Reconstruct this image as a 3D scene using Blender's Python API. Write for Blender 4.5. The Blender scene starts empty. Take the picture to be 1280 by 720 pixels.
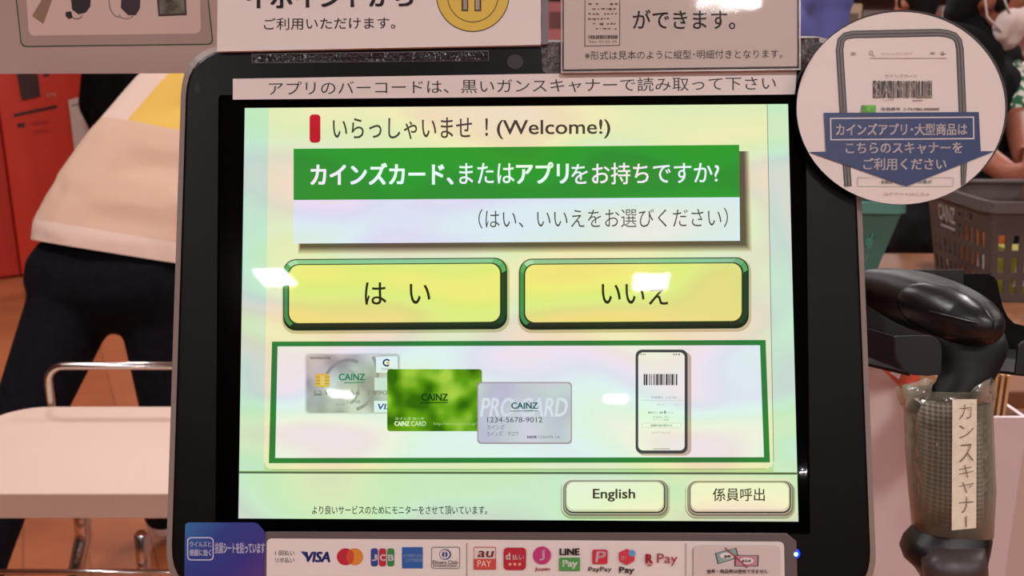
import bpy, bmesh, math, random
from mathutils import Matrix, Vector, Euler
random.seed(4)
S = bpy.context.scene
COL = S.collection

# ------------------------------------------------------------------ camera
F = 1108.0
CAM_Z = 1.30
PITCH = math.radians(14)
cd = bpy.data.cameras.new('camera')
cam = bpy.data.objects.new('camera', cd)
COL.objects.link(cam)
cam.location = (0, 0, CAM_Z)
cam.rotation_euler = (math.radians(90) - PITCH, 0, 0)
cd.sensor_width = 36
cd.lens = F / 1280 * 36
cd.clip_start = 0.02
cd.dof.use_dof = True
cd.dof.focus_distance = 0.49
cd.dof.aperture_fstop = 17
S.camera = cam
CM = Matrix.Translation((0, 0, CAM_Z)) @ Euler(cam.rotation_euler).to_matrix().to_4x4()

# ------------------------------------------------------------------ light and exposure
S.view_settings.view_transform = 'Standard'
S.view_settings.look = 'None'
S.view_settings.gamma = 1
S.view_settings.exposure = 0.0
S.view_settings.use_curve_mapping = False
LAMP = 168.0
LAMP_COLOUR = (1.0, 0.945, 0.955, 1)
world = bpy.data.worlds.new('world')
S.world = world
world.use_nodes = True
world.node_tree.nodes['Background'].inputs[0].default_value = (1.0, 0.92, 0.90, 1)
world.node_tree.nodes['Background'].inputs[1].default_value = 0.10

# ------------------------------------------------------------------ colour and material helpers
def lin(c):
    out = []
    for x in c[:3]:
        x = x / 255.0
        out.append(x / 12.92 if x <= 0.04045 else ((x + 0.055) / 1.055) ** 2.4)
    return (out[0], out[1], out[2], 1.0)

MATS = {}
def M(name, rgb, rough=0.5, metal=0.0, spec=0.5, coat=0.0, noise=0.0, nscale=20.0, bump=0.0, bscale=200.0, emit=0.0):
    if name in MATS:
        return MATS[name]
    m = bpy.data.materials.new(name)
    m.use_nodes = True
    nt = m.node_tree
    b = nt.nodes['Principled BSDF']
    b.inputs['Base Color'].default_value = lin(rgb)
    b.inputs['Roughness'].default_value = rough
    b.inputs['Metallic'].default_value = metal
    b.inputs['Specular IOR Level'].default_value = spec
    b.inputs['Coat Weight'].default_value = coat
    if emit:
        b.inputs['Emission Color'].default_value = lin(rgb)
        b.inputs['Emission Strength'].default_value = emit
    if noise or bump:
        tc = nt.nodes.new('ShaderNodeTexCoord')
    if noise:
        n = nt.nodes.new('ShaderNodeTexNoise')
        n.inputs['Scale'].default_value = nscale
        n.inputs['Detail'].default_value = 4
        nt.links.new(tc.outputs['Object'], n.inputs['Vector'])
        r = nt.nodes.new('ShaderNodeValToRGB')
        a = lin([max(0, x * (1 - noise)) for x in rgb]); c = lin([min(255, x * (1 + noise)) for x in rgb])
        r.color_ramp.elements[0].position = 0.3; r.color_ramp.elements[0].color = a
        r.color_ramp.elements[1].position = 0.7; r.color_ramp.elements[1].color = c
        nt.links.new(n.outputs['Fac'], r.inputs['Fac'])
        nt.links.new(r.outputs['Color'], b.inputs['Base Color'])
    if bump:
        n2 = nt.nodes.new('ShaderNodeTexNoise')
        n2.inputs['Scale'].default_value = bscale
        nt.links.new(tc.outputs['Object'], n2.inputs['Vector'])
        bp = nt.nodes.new('ShaderNodeBump')
        bp.inputs['Strength'].default_value = bump
        bp.inputs['Distance'].default_value = 0.002
        nt.links.new(n2.outputs['Fac'], bp.inputs['Height'])
        nt.links.new(bp.outputs['Normal'], b.inputs['Normal'])
    MATS[name] = m
    return m

SCREEN_GAIN = 1.07
def E(rgb, gain=None):
    """light given off by the display where it shows this colour"""
    name = 'display_%d_%d_%d' % tuple(rgb)
    if name in MATS:
        return MATS[name]
    m = bpy.data.materials.new(name)
    m.use_nodes = True
    nt = m.node_tree
    nt.nodes.clear()
    o = nt.nodes.new('ShaderNodeOutputMaterial')
    e = nt.nodes.new('ShaderNodeEmission')
    e.inputs[0].default_value = lin(rgb)
    e.inputs[1].default_value = gain or SCREEN_GAIN
    nt.links.new(e.outputs[0], o.inputs[0])
    MATS[name] = m
    return m

# ------------------------------------------------------------------ geometry helpers
def ray(px, py):
    return (CM.to_3x3() @ Vector(((px - 640) / F, -(py - 360) / F, -1)))
def W(px, py, d):
    return Vector((0, 0, CAM_Z)) + ray(px, py) * d
def onz(px, py, z):
    r = ray(px, py); t = (z - CAM_Z) / r.z
    return Vector((0, 0, CAM_Z)) + r * t
def ony(px, py, y):
    r = ray(px, py); t = y / r.y
    return Vector((0, 0, CAM_Z)) + r * t

class Plane:
    """a flat surface standing in the room; measures points of it"""
    def __init__(self, mat):
        self.m = mat; self.inv = mat.inverted()
        self.o = self.inv @ Vector((0, 0, CAM_Z))
    def L(self, px, py, z=0.0):
        d = self.inv.to_3x3() @ ray(px, py)
        t = (z - self.o.z) / d.z
        p = self.o + d * t
        return (p.x, p.y, z)

class MB:
    def __init__(self):
        self.v = []; self.f = []; self.mi = []; self.mats = []
    def slot(self, m):
        if m not in self.mats:
            self.mats.append(m)
        return self.mats.index(m)
    def add(self, vs, fs, m):
        b = len(self.v); k = self.slot(m)
        self.v += [tuple(x) for x in vs]
        for q in fs:
            self.f.append([b + i for i in q]); self.mi.append(k)
        return self
    def poly(self, pts, m):
        return self.add(pts, [list(range(len(pts)))], m)
    def prism(self, pts, off, m, cap=True):
        """pts: closed outline, off: extrusion vector"""
        n = len(pts); off = Vector(off)
        a = [Vector(p) for p in pts]; b = [p + off for p in a]
        fs = [[i, (i + 1) % n, n + (i + 1) % n, n + i] for i in range(n)]
        if cap:
            fs += [list(range(n))[::-1], list(range(n, 2 * n))]
        return self.add(a + b, fs, m)
    def box(self, lo, hi, m):
        x0, y0, z0 = lo; x1, y1, z1 = hi
        return self.prism([(x0, y0, z0), (x1, y0, z0), (x1, y1, z0), (x0, y1, z0)], (0, 0, z1 - z0), m)
    def tube(self, path, r, m, n=14, caps=True):
        path = [Vector(p) for p in path]
        rs = r if isinstance(r, (list, tuple)) else [r] * len(path)
        vs = []; prev = None
        for i, p in enumerate(path):
            t = (path[min(i + 1, len(path) - 1)] - path[max(i - 1, 0)]).normalized()
            if prev is None:
                u = t.orthogonal().normalized()
            else:
                u = (prev - t * prev.dot(t)).normalized()
            prev = u; w = t.cross(u)
            for k in range(n):
                a = 2 * math.pi * k / n
                vs.append(p + (u * math.cos(a) + w * math.sin(a)) * rs[i])
        fs = []
        for i in range(len(path) - 1):
            for k in range(n):
                fs.append([i * n + k, i * n + (k + 1) % n, (i + 1) * n + (k + 1) % n, (i + 1) * n + k])
        if caps:
            fs.append(list(range(n))[::-1]); fs.append([(len(path) - 1) * n + k for k in range(n)])
        return self.add(vs, fs, m)
    def loft(self, rings, m, caps=True):
        n = len(rings[0]); vs = [p for r in rings for p in r]; fs = []
        for i in range(len(rings) - 1):
            for k in range(n):
                fs.append([i * n + k, i * n + (k + 1) % n, (i + 1) * n + (k + 1) % n, (i + 1) * n + k])
        if caps:
            fs.append(list(range(n))[::-1]); fs.append([(len(rings) - 1) * n + k for k in range(n)])
        return self.add(vs, fs, m)
    def build(self, name, parent=None, matrix=None, smooth=False, bevel=0.0, solid=0.0, fix=True, sub=0):
        me = bpy.data.meshes.new(name)
        vs = self.v
        if parent is None and matrix is None and vs:
            c = Vector((sum(v[0] for v in vs) / len(vs), sum(v[1] for v in vs) / len(vs), min(v[2] for v in vs)))
            matrix = Matrix.Translation(c)
            vs = [Vector(v) - c for v in vs]
        elif parent is not None and matrix is None:
            wi = ROOTM[parent.name].inverted() if parent.name in ROOTM and parent.get('worldverts') else None
            if wi:
                vs = [wi @ Vector(v) for v in vs]
        me.from_pydata([tuple(v) for v in vs], [], self.f)
        for mt in self.mats:
            me.materials.append(mt)
        me.polygons.foreach_set('material_index', self.mi)
        if fix:
            bm = bmesh.new(); bm.from_mesh(me)
            bmesh.ops.recalc_face_normals(bm, faces=bm.faces)
            bm.to_mesh(me); bm.free()
        if smooth:
            me.polygons.foreach_set('use_smooth', [True] * len(me.polygons))
        o = bpy.data.objects.new(name, me)
        COL.objects.link(o)
        if matrix is not None:
            o.matrix_world = matrix
        if parent is not None:
            o.parent = parent
        if bevel:
            b = o.modifiers.new('bevel', 'BEVEL'); b.width = bevel; b.segments = 3; b.limit_method = 'ANGLE'
        if solid:
            b = o.modifiers.new('solid', 'SOLIDIFY'); b.thickness = solid; b.offset = 0
        if sub:
            b = o.modifiers.new('sub', 'SUBSURF'); b.levels = sub; b.render_levels = sub
        return o

ROOTM = {}
def thing(name, label, cat, loc=None, matrix=None, group=None):
    """an Empty at the thing's base; parts handed world coordinates are moved into it"""
    o = bpy.data.objects.new(name, None)
    COL.objects.link(o)
    o.empty_display_size = 0.05
    m = matrix if matrix is not None else Matrix.Translation(loc)
    o.matrix_world = m
    ROOTM[o.name] = m.copy()
    if matrix is None:
        o['worldverts'] = 1
    o['label'] = label; o['category'] = cat
    if group: o['group'] = group
    return o
def sub_of(part, root):
    """lets a part take sub-parts given in the same coordinates as its thing"""
    ROOTM[part.name] = ROOTM[root.name]
    if root.get('worldverts'): part['worldverts'] = 1
    return part
def tag(o, label, cat, group=None, kind=None):
    o['label'] = label; o['category'] = cat
    if group: o['group'] = group
    if kind: o['kind'] = kind
    return o
def struct(o):
    o['kind'] = 'structure'; return o

def rrect(x0, y0, x1, y1, r, n=6):
    """rounded rectangle outline in picture measure, clockwise from top left"""
    pts = []
    for cx, cy, a0 in ((x0 + r, y0 + r, 180), (x1 - r, y0 + r, 270), (x1 - r, y1 - r, 0), (x0 + r, y1 - r, 90)):
        for k in range(n + 1):
            a = math.radians(a0 + 90 * k / n)
            pts.append((cx + r * math.cos(a), cy + r * math.sin(a)))
    return pts
def rquad(q, r, n=6):
    """a quadrilateral with rounded corners"""
    pts = []
    for i in range(4):
        p = Vector(q[i]); a = (Vector(q[i - 1]) - p).normalized(); b = (Vector(q[(i + 1) % 4]) - p).normalized()
        s = p + a * r; e = p + b * r
        for k in range(n + 1):
            t = k / n
            u = s * (1 - t) ** 2 + (p * 0.28 + (s + e) * 0.36) * 2 * t * (1 - t) + e * t * t
            u = s.lerp(p, t).lerp(p.lerp(e, t), t)
            pts.append((u.x, u.y))
    return pts
def ell(cx, cy, rx, ry, n=40):
    return [(cx + rx * math.cos(2 * math.pi * k / n), cy + ry * math.sin(2 * math.pi * k / n)) for k in range(n)]

_tc = bpy.data.curves.new('lettering', 'FONT')
_to = bpy.data.objects.new('lettering', _tc)
def glyphs(s, bold=0.0, res=3):
    COL.objects.link(_to)
    _tc.body = s; _tc.offset = bold; _tc.resolution_u = res
    dg = bpy.context.evaluated_depsgraph_get(); dg.update()
    ev = _to.evaluated_get(dg); me = ev.to_mesh()
    v = [(p.co.x, p.co.y) for p in me.vertices]; f = [list(p.vertices) for p in me.polygons]
    ev.to_mesh_clear(); COL.objects.unlink(_to)
    x0 = min(p[0] for p in v); x1 = max(p[0] for p in v); y0 = min(p[1] for p in v); y1 = max(p[1] for p in v)
    return [((x - x0) / (x1 - x0 or 1), (y - y0) / (y1 - y0 or 1)) for x, y in v], f

class Print:
    """flat printing laid on a plane, one mesh with its inks"""
    def __init__(self, plane, z=0.0, dz=0.00012):
        self.p = plane; self.z = z; self.dz = dz; self.mb = MB()
    def up(self, n=1):
        self.z += self.dz * n; return self
    def poly(self, pts, m, z=None):
        self.mb.poly([self.p.L(x, y, self.z if z is None else z) for x, y in pts], m); return self
    def line(self, a, b, w, m):
        a = Vector(a); b = Vector(b); t = (b - a).normalized(); n = Vector((-t.y, t.x)) * w / 2
        return self.poly([a + n, b + n, b - n, a - n], m)
    def ring(self, outer, inner, m):
        n = len(outer)
        vs = [self.p.L(x, y, self.z) for x, y in outer] + [self.p.L(x, y, self.z) for x, y in inner]
        self.mb.add(vs, [[i, (i + 1) % n, n + (i + 1) % n, n + i] for i in range(n)], m); return self
    def text(self, s, x0, y0, x1, y1, m, bold=0.0, dy=0.0, shear=0.0, res=3):
        v, f = glyphs(s, min(bold, 0.0), res)
        e = max(0.0, bold) * (y1 - y0) * 1.1
        shifts = [(0, 0)] if e < 0.03 else [(-e, -e * .6), (e, -e * .6), (-e, e * .6), (e, e * .6)]
        for ex, ey in shifts:
            vs = []
            for a, b in v:
                X = x0 + e + a * (x1 - x0 - 2 * e) + shear * b * (y1 - y0) + ex
                Y = y1 - e * .6 - b * (y1 - y0 - 1.2 * e) + dy * a + ey
                vs.append(self.p.L(X, Y, self.z))
            self.mb.add(vs, f, m)
        return self
    def build(self, name, parent=None, **k):
        return self.mb.build(name, parent, fix=False, **k)
def inset(pts, cx, cy, k):
    return [(cx + (x - cx) * k, cy + (y - cy) * k) for x, y in pts]

# ------------------------------------------------------------------ the room
def wood_floor():
    m = bpy.data.materials.new('wood_floor'); m.use_nodes = True; nt = m.node_tree; b = nt.nodes['Principled BSDF']
    tc = nt.nodes.new('ShaderNodeTexCoord'); br = nt.nodes.new('ShaderNodeTexBrick')
    br.inputs['Color1'].default_value = lin((186, 106, 62)); br.inputs['Color2'].default_value = lin((176, 96, 54))
    br.inputs['Mortar'].default_value = lin((148, 80, 44)); br.inputs['Scale'].default_value = 1
    br.inputs['Brick Width'].default_value = 1.1; br.inputs['Row Height'].default_value = 0.16; br.inputs['Mortar Size'].default_value = 0.003
    mp = nt.nodes.new('ShaderNodeMapping'); mp.inputs['Rotation'].default_value = (0, 0, math.radians(62))
    n = nt.nodes.new('ShaderNodeTexNoise'); n.inputs['Scale'].default_value = 6; n.inputs['Detail'].default_value = 5
    mx = nt.nodes.new('ShaderNodeMix'); mx.data_type = 'RGBA'; mx.blend_type = 'MULTIPLY'; mx.inputs[0].default_value = 0.35
    nt.links.new(tc.outputs['Object'], mp.inputs['Vector']); nt.links.new(mp.outputs[0], br.inputs['Vector'])
    nt.links.new(tc.outputs['Object'], n.inputs['Vector'])
    nt.links.new(br.outputs['Color'], mx.inputs[6]); nt.links.new(n.outputs['Fac'], mx.inputs[7])
    nt.links.new(mx.outputs[2], b.inputs['Base Color']); b.inputs['Roughness'].default_value = 0.45
    return m
FLOOR = wood_floor()
b = MB(); b.box((-9, -14, -0.05), (9, 9.05, 0), FLOOR)
struct(b.build('floor', matrix=Matrix()))
PLASTER = M('ceiling_white', (176, 172, 170), 0.9)
b = MB(); b.box((-9, -14, 3.06), (9, 9.05, 3.12), PLASTER); struct(b.build('ceiling', matrix=Matrix()))
WALLM = M('wall_cream', (206, 194, 186), 0.8)
WALLD = M('wall_dark', (92, 84, 80), 0.8)
b = MB(); b.box((-9, 9.0, 0), (9, 9.1, 3.06), WALLM); struct(b.build('wall_back', matrix=Matrix()))
b = MB(); b.box((-9.1, -14, 0), (-9.0, 9.0, 3.06), WALLM); struct(b.build('wall_left', matrix=Matrix()))
b = MB(); b.box((9.0, -14, 0), (9.1, 9.0, 3.06), WALLM); struct(b.build('wall_right', matrix=Matrix()))
b = MB(); b.box((-9, -14.1, 0), (9, -14.0, 3.06), WALLD); struct(b.build('wall_front', matrix=Matrix()))

# ceiling lamps: square panels in rows across the store
LAMPM = bpy.data.materials.new('lamp_panel'); LAMPM.use_nodes = True
_e = LAMPM.node_tree.nodes['Principled BSDF']; _e.inputs['Emission Color'].default_value = LAMP_COLOUR; _e.inputs['Emission Strength'].default_value = LAMP
WHITE_METAL = M('white_metal', (232, 226, 222), 0.4)
lamp_spots = [(-1.85, -1.5), (0.60, -1.47), (2.88, -1.5), (-1.725, -4.04), (0.575, -4.14), (2.83, -4.1),
              (-1.98, -6.86), (0.528, -7.0), (3.0, -6.9), (3.197, -10.73),
              (-1.8, 1.2), (0.55, 1.2), (2.9, 1.2), (-1.8, 3.9), (0.55, 3.9), (2.9, 3.9), (-1.8, 6.6), (0.55, 6.6), (2.9, 6.6)]
lamp0 = None
for i, (x, y) in enumerate(lamp_spots):
    if lamp0 is None:
        t = thing('ceiling_light', 'oblong ceiling light panel in a white frame', 'ceiling light', (x, y, 3.06), group='ceiling light panels')
        b = MB()
        for lo, hi in (((-.13, -.17), (.13, -.145)), ((-.13, .145), (.13, .17)), ((-.13, -.145), (-.105, .145)), ((.105, -.145), (.13, .145))):
            b.box((x + lo[0], y + lo[1], 3.02), (x + hi[0], y + hi[1], 3.06), WHITE_METAL)
        b.build('frame', t)
        b = MB(); b.add([(x - .105, y - .145, 3.03), (x - .105, y + .145, 3.03), (x + .105, y + .145, 3.03), (x + .105, y - .145, 3.03)], [[0, 1, 2, 3]], LAMPM)
        b.build('diffuser', t, fix=False)
        lamp0 = t
    else:
        c = lamp0.copy(); COL.objects.link(c); c.location = (x, y, 3.06)
        for ch in list(lamp0.children):
            d = ch.copy(); COL.objects.link(d); d.parent = c

# ------------------------------------------------------------------ the kiosk monitor
KR = Matrix.Rotation(math.hypot(math.hypot(0.0646566, 0.02740943), 0.00230631), 4, Vector((-0.0646566, -0.02740943, 0.00230631)).normalized())
KM = CM @ Matrix.Translation((0.00168589, -0.012061, -0.48852455)) @ KR
KP = Plane(KM)
GREY_RIM = M('grey_plastic', (140, 128, 120), 0.5)
BLACK = M('black_plastic', (6, 6, 6), 0.36, spec=0.17, bump=0.05, bscale=2500)
BLACK_GLASS = M('black_glass', (4, 4, 4), 0.6, spec=0.0)
kiosk = thing('self_checkout_kiosk', 'large black touchscreen checkout monitor with a grey rim showing a green welcome page', 'checkout kiosk', matrix=KM)
outer = rquad([(228, 57), (1069, 44), (1097, 752), (206, 746)], 62, 8)
inner_r = rquad([(234, 63), (1063, 50), (1090, 745), (213, 740)], 58, 8)
hole = rquad([(276, 121), (1004, 116), (1010, 666), (272, 664)], 5, 8)
def kp(pts, z): return [KP.L(x, y, z) for x, y in pts]
b = MB()   # housing shell with a rounded back
n = len(outer)
def scl(pts, k): return [(p[0] * k, p[1] * k, p[2]) for p in pts]
r0 = kp(outer, 0.0)
rings = [kp(inner_r, 0.0045), kp(outer, 0.0025), [(x, y, -0.018) for x, y, z in r0], [(x * .96, y * .95, -0.032) for x, y, z in r0], [(x * .80, y * .80, -0.045) for x, y, z in r0]]
b.loft(rings, GREY_RIM, caps=False); b.poly(rings[-1], GREY_RIM)
b.build('housing', kiosk, smooth=False)
b = MB()   # bezel: a ring with a bevelled opening
b.loft([kp(inner_r, 0.0005), kp(inner_r, 0.0045), kp(inset(inner_r, 652, 400, 0.994), 0.0055), kp(inset(hole, 642, 392, 1.008), 0.0055), kp(hole, 0.0005)], BLACK, caps=False)
b.build('bezel', kiosk)
b = MB(); b.poly(kp(hole, -0.0004), BLACK_GLASS)
b.build('panel_backing', kiosk, fix=False)

# the display and everything it shows
scr = Print(KP, 0.0)
scr.poly([(306, 135), (985, 130), (998, 652), (298, 648)], E((190, 214, 156)))
screen = scr.build('screen', kiosk)
sub_of(screen, kiosk)
Z1 = 0.00012
def P_(k=1): return Print(KP, Z1 * k)
INK = E((74, 66, 56)); 
p = P_(1)
p.poly([(306, 135), (336, 134.8), (330, 588), (299, 588)], E((204, 226, 200)))
p.poly([(959, 130.4), (985, 130), (996.5, 590), (967, 590)], E((208, 228, 202)))
p.up().poly([(336, 134.8), (959, 130.4), (967, 576), (965, 583), (958, 586), (340, 587), (333, 584), (330, 577)], E((234, 230, 192)))
p.up().line((959, 130.5), (967, 577), 0.8, E((120, 126, 96)))
p.line((340, 587), (958, 586), 0.8, E((150, 160, 110)))
p.build('page_background', screen)
p = P_(1)
p.poly([(299, 591), (996.5, 592), (998, 652), (298, 648)], E((210, 228, 194)))
p.up().line((299, 590.5), (997, 592), 2.6, E((86, 100, 74)))
p.up().text('より良いサービスのためにモニターをさせて頂いています。', 390, 632, 609, 643, E((30, 34, 26)), 0.008)
p.build('footer_bar', screen)
p = P_(4)
p.poly(rrect(387, 143, 400.5, 178.5, 4.5), E((196, 32, 48)))
p.text('いらっしゃいませ', 416, 147.5, 590, 174.5, INK, 0.006, dy=-1)
p.text('！', 606.5, 148, 610, 170, INK, 0.01)
p.text('(Welcome!)', 621, 150, 763, 174, INK, 0.012, dy=-1)
p.build('welcome_heading', screen)
p = P_(4)   # banner with its drawn drop shadow
def mix(a, c, t): return tuple(int(round(a[i] + (c[i] - a[i]) * t)) for i in range(3))
for k in range(6):
    e = 6 - k
    p.up().poly([(377 - e * .4, 195), (929 + e * 1.3, 189), (931 + e * 1.5, 305 + e * 1.6), (376 - e * .6, 308 + e * 1.6)], E(mix((236, 226, 180), (92, 78, 58), (k + .6) / 6)))
p.up().poly([(367, 186), (924, 181), (924.5, 246.5), (367, 250)], E((54, 150, 50)))
p.poly([(367, 250), (924.5, 246.5), (925, 301), (366.5, 304.5)], E((230, 230, 236)))
WH = E((244, 250, 244))
p.up().text('カインズカード、', 388, 204, 567, 232, WH, 0.026, dy=-1)
p.text('または', 574, 204, 643, 230, WH, 0.008, dy=-.6)
p.text('アプリ', 645, 203, 711, 230, WH, 0.026, dy=-.6)
p.text('をお持ちですか?', 714, 204, 899, 231, WH, 0.008, dy=-2)
p.text('（はい、いいえをお選びください）', 598, 261.5, 910, 286, INK, -0.004, dy=-2)
p.build('title_banner', screen)
def big_button(x0, y0, x1, y1, dy, words, name):
    p = P_(4)
    def q(pts): return [(x, y + dy * (x - x0) / (x1 - x0)) for x, y in pts]
    p.poly(q(rrect(x0 - 1.5, y0 + 1, x1 + 3, y1 + 4, 17)), E((196, 190, 140)))
    p.up().poly(q(rrect(x0, y0, x1, y1, 16)), E((30, 44, 28)))
    n = rrect(x0 + 1.2, y0 + 1.2, x1 - 1.5, y1 - 4, 15)
    m1 = rrect(x0 + 6.5, y0 + 6.5, x1 - 7.5, y1 - 8, 13)
    # bevelled rim of the button: light on the top, dark green round the sides
    p.up()
    cnt = len(n)
    for i in range(cnt):
        a, c, d, e = n[i], n[(i + 1) % cnt], m1[(i + 1) % cnt], m1[i]
        my = (a[1] + c[1] + d[1] + e[1]) / 4; mx = (a[0] + c[0]) / 2
        t = (my - y0) / (y1 - y0)
        if t < 0.10: colr = mix((176, 216, 176), (120, 176, 120), max(0, (mx - x0) / (x1 - x0)))
        elif t < 0.22: colr = (92, 168, 96)
        elif t > 0.90: colr = (44, 52, 34)
        else: colr = mix((74, 146, 80), (40, 72, 42), (mx - x0) / (x1 - x0))
        p.poly(q([a, c, d, e]), E(colr))
    p.up().poly(q(inset(m1, (x0 + x1) / 2, (y0 + y1) / 2 , 1.006)), E((52, 62, 34)))
    p.up().poly(q(rrect(x0 + 7.5, y0 + 7.5, x1 - 9, y1 - 9.5, 12)), E((234, 231, 130)))
    p.up()
    for s, a, b_, c, d in words:
        p.text(s, a, b_, c, d, E((48, 42, 18)), 0.008)
    return p.build(name, screen)
big_button(354, 324, 634, 413.5, -2, [('は', 456, 353, 483, 381), ('い', 512, 355, 538, 380)], 'yes_button')
big_button(649, 323.5, 936, 412.5, -2, [('いいえ', 752, 352, 835, 381)], 'no_button')
FR = E((52, 126, 60))
p = P_(4)
p.ring([(340, 427), (957, 425), (962.5, 578), (336, 579)], [(347, 433), (950, 431.5), (955, 571.5), (344, 572.5)], FR)
p.poly([(347, 433), (950, 431.5), (955, 571.5), (344, 572.5)], E((232, 237, 232)))
card_panel = p.build('card_panel', screen)
# silver card
def noise_screen(name, c0, c1, c2, scale, gain=1.05):
    m = bpy.data.materials.new(name); m.use_nodes = True; nt = m.node_tree; nt.nodes.clear()
    o = nt.nodes.new('ShaderNodeOutputMaterial'); e = nt.nodes.new('ShaderNodeEmission'); e.inputs[1].default_value = gain
    tc = nt.nodes.new('ShaderNodeTexCoord'); n = nt.nodes.new('ShaderNodeTexNoise'); n.inputs['Scale'].default_value = scale; n.inputs['Detail'].default_value = 1
    r = nt.nodes.new('ShaderNodeValToRGB'); el = r.color_ramp.elements
    el[0].position = 0.34; el[0].color = lin(c0); el[1].position = 0.68; el[1].color = lin(c2)
    k = el.new(0.5); k.color = lin(c1)
    nt.links.new(tc.outputs['Object'], n.inputs['Vector']); nt.links.new(n.outputs['Fac'], r.inputs['Fac']); nt.links.new(r.outputs['Color'], e.inputs[0]); nt.links.new(e.outputs[0], o.inputs[0])
    return m
SILVER = noise_screen('silver_card_picture', (160, 160, 152), (190, 190, 180), (214, 214, 204), 60)
p = P_(6)
p.poly(rrect(381, 441.5, 500.5, 517.5, 5), E((208, 214, 208)))
p.up().poly(rrect(383, 443, 499, 516, 4.5), SILVER)
p.up()
def arc(p, cx, cy, rx, ry, a0, a1, w, m, n=22):
    A = [math.radians(a0 + (a1 - a0) * i / n) for i in range(n + 1)]
    p.mb.add([p.p.L(cx + rx * math.cos(a), cy + ry * math.sin(a), p.z) for a in A] + [p.p.L(cx + (rx - w) * math.cos(a), cy + (ry - w) * math.sin(a), p.z) for a in A],
             [[i, i + 1, n + 2 + i, n + 1 + i] for i in range(n)], m)
arc(p, 436, 492, 36, 44, 190, 290, 4, E((146, 144, 138)))
arc(p, 440, 470, 34, 44, -35, 80, 4, E((158, 154, 146)))
arc(p, 430, 484, 20, 24, -110, 60, 3, E((168, 166, 158)))
p.up().text('WASHINGTON', 387, 446, 413, 449, E((70, 72, 68)), 0.02)
p.text('CAINZ', 423.5, 467, 456.5, 475.5, E((20, 124, 92)), 0.03)
p.line((430, 478.6), (456, 478), 1.0, E((20, 124, 92)))
p.poly(rrect(394, 467, 412, 484, 3), E((222, 186, 82)))
p.up()
for yy in (471.5, 475.5, 479.5): p.line((394, yy), (400, yy), .7, E((176, 134, 44))); p.line((406, yy), (412, yy), .7, E((176, 134, 44)))
p.poly(rrect(400, 469.5, 406, 481.5, 2), E((236, 204, 106)))
p.text('1234  3456  7890', 393, 488, 484, 493.5, E((134, 130, 122)), 0.0)
p.text('12/98', 434, 500, 450, 504.5, E((134, 134, 132)), 0.0)
p.text('カインズ', 420, 503.5, 431, 507, E((126, 126, 160)), 0.01)
p.text('(GOLD)', 393, 492, 402, 495, E((90, 88, 86)), 0.03)
p.poly([(470, 446), (497, 445), (497, 466), (470, 466)], E((232, 236, 238)))
p.up(); arc(p, 483.5, 453.4, 5.2, 4.8, 50, 320, 1.9, E((34, 36, 74))); p.poly(ell(485, 453.6, 2, 2, 16), E((226, 186, 96)))
p.text('Cedyna', 477, 460, 491, 463, E((96, 100, 150)), 0.01)
p.poly([(468, 472), (486, 472), (486, 488), (468, 488)], E((206, 222, 216)))
p.poly([(467.5, 501), (490, 501), (490, 515.5), (467.5, 515.5)], E((226, 236, 240)))
p.up().text('VISA', 471, 504.5, 497, 512, E((24, 76, 140)), 0.03, shear=.18)
p.build('credit_card_picture', screen)
# green card
GREENC = noise_screen('green_card_picture', (56, 104, 10), (104, 158, 22), (176, 204, 70), 70)
p = P_(14)
p.poly(rrect(484, 461.5, 602.5, 539, 3.5), GREENC)
p.up().text('CAINZ', 526.5, 492, 560, 501, E((18, 58, 14)), 0.03)
p.line((525, 503.6), (560, 503), 1.2, E((18, 58, 14)))
GW = E((226, 240, 196))
p.text('カインズ カード', 494, 521.5, 530, 524.8, GW, 0.01)
p.text('CAINZ', 493, 526.5, 512, 532.5, GW, 0.05); p.text('CARD', 514, 526.5, 532.5, 532.5, GW, 0.01)
p.text('http://www.cainz.co.jp/', 542, 527.5, 596, 532.5, E((176, 204, 120)), 0.0)
p.build('member_card_picture', screen)
# professional card
LILAC = noise_screen('pale_card_picture', (196, 190, 204), (206, 210, 204), (222, 214, 222), 30)
p = P_(18)
p.poly(rrect(596.5, 477.5, 715, 555, 5), E((170, 150, 150)))
p.up().poly(rrect(598, 479, 713.5, 553, 4.5), LILAC)
p.up().text('PRO CARD', 600, 497, 708, 521, E((222, 220, 224)), 0.02, shear=.14)
p.up().text('CAINZ', 639, 503, 672.5, 511, E((22, 84, 92)), 0.03)
p.line((637, 514), (673, 513.4), .8, E((22, 84, 92)))
DG = E((112, 110, 122))
p.text('1234-5678-9012', 609, 521.3, 678, 528, E((84, 86, 100)), 0.005)
p.text('カインズ゛', 609, 531, 632, 537, DG, 0.0); p.text('カインズ゛ タロウ', 609, 539, 648, 545, DG, 0.0)
p.text('NAME', 659, 544.5, 671, 548, E((80, 80, 92)), 0.04); p.text('1256470 1A', 673, 544.5, 700, 548, E((120, 120, 130)), 0.0)
p.build('trade_card_picture', screen)
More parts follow.
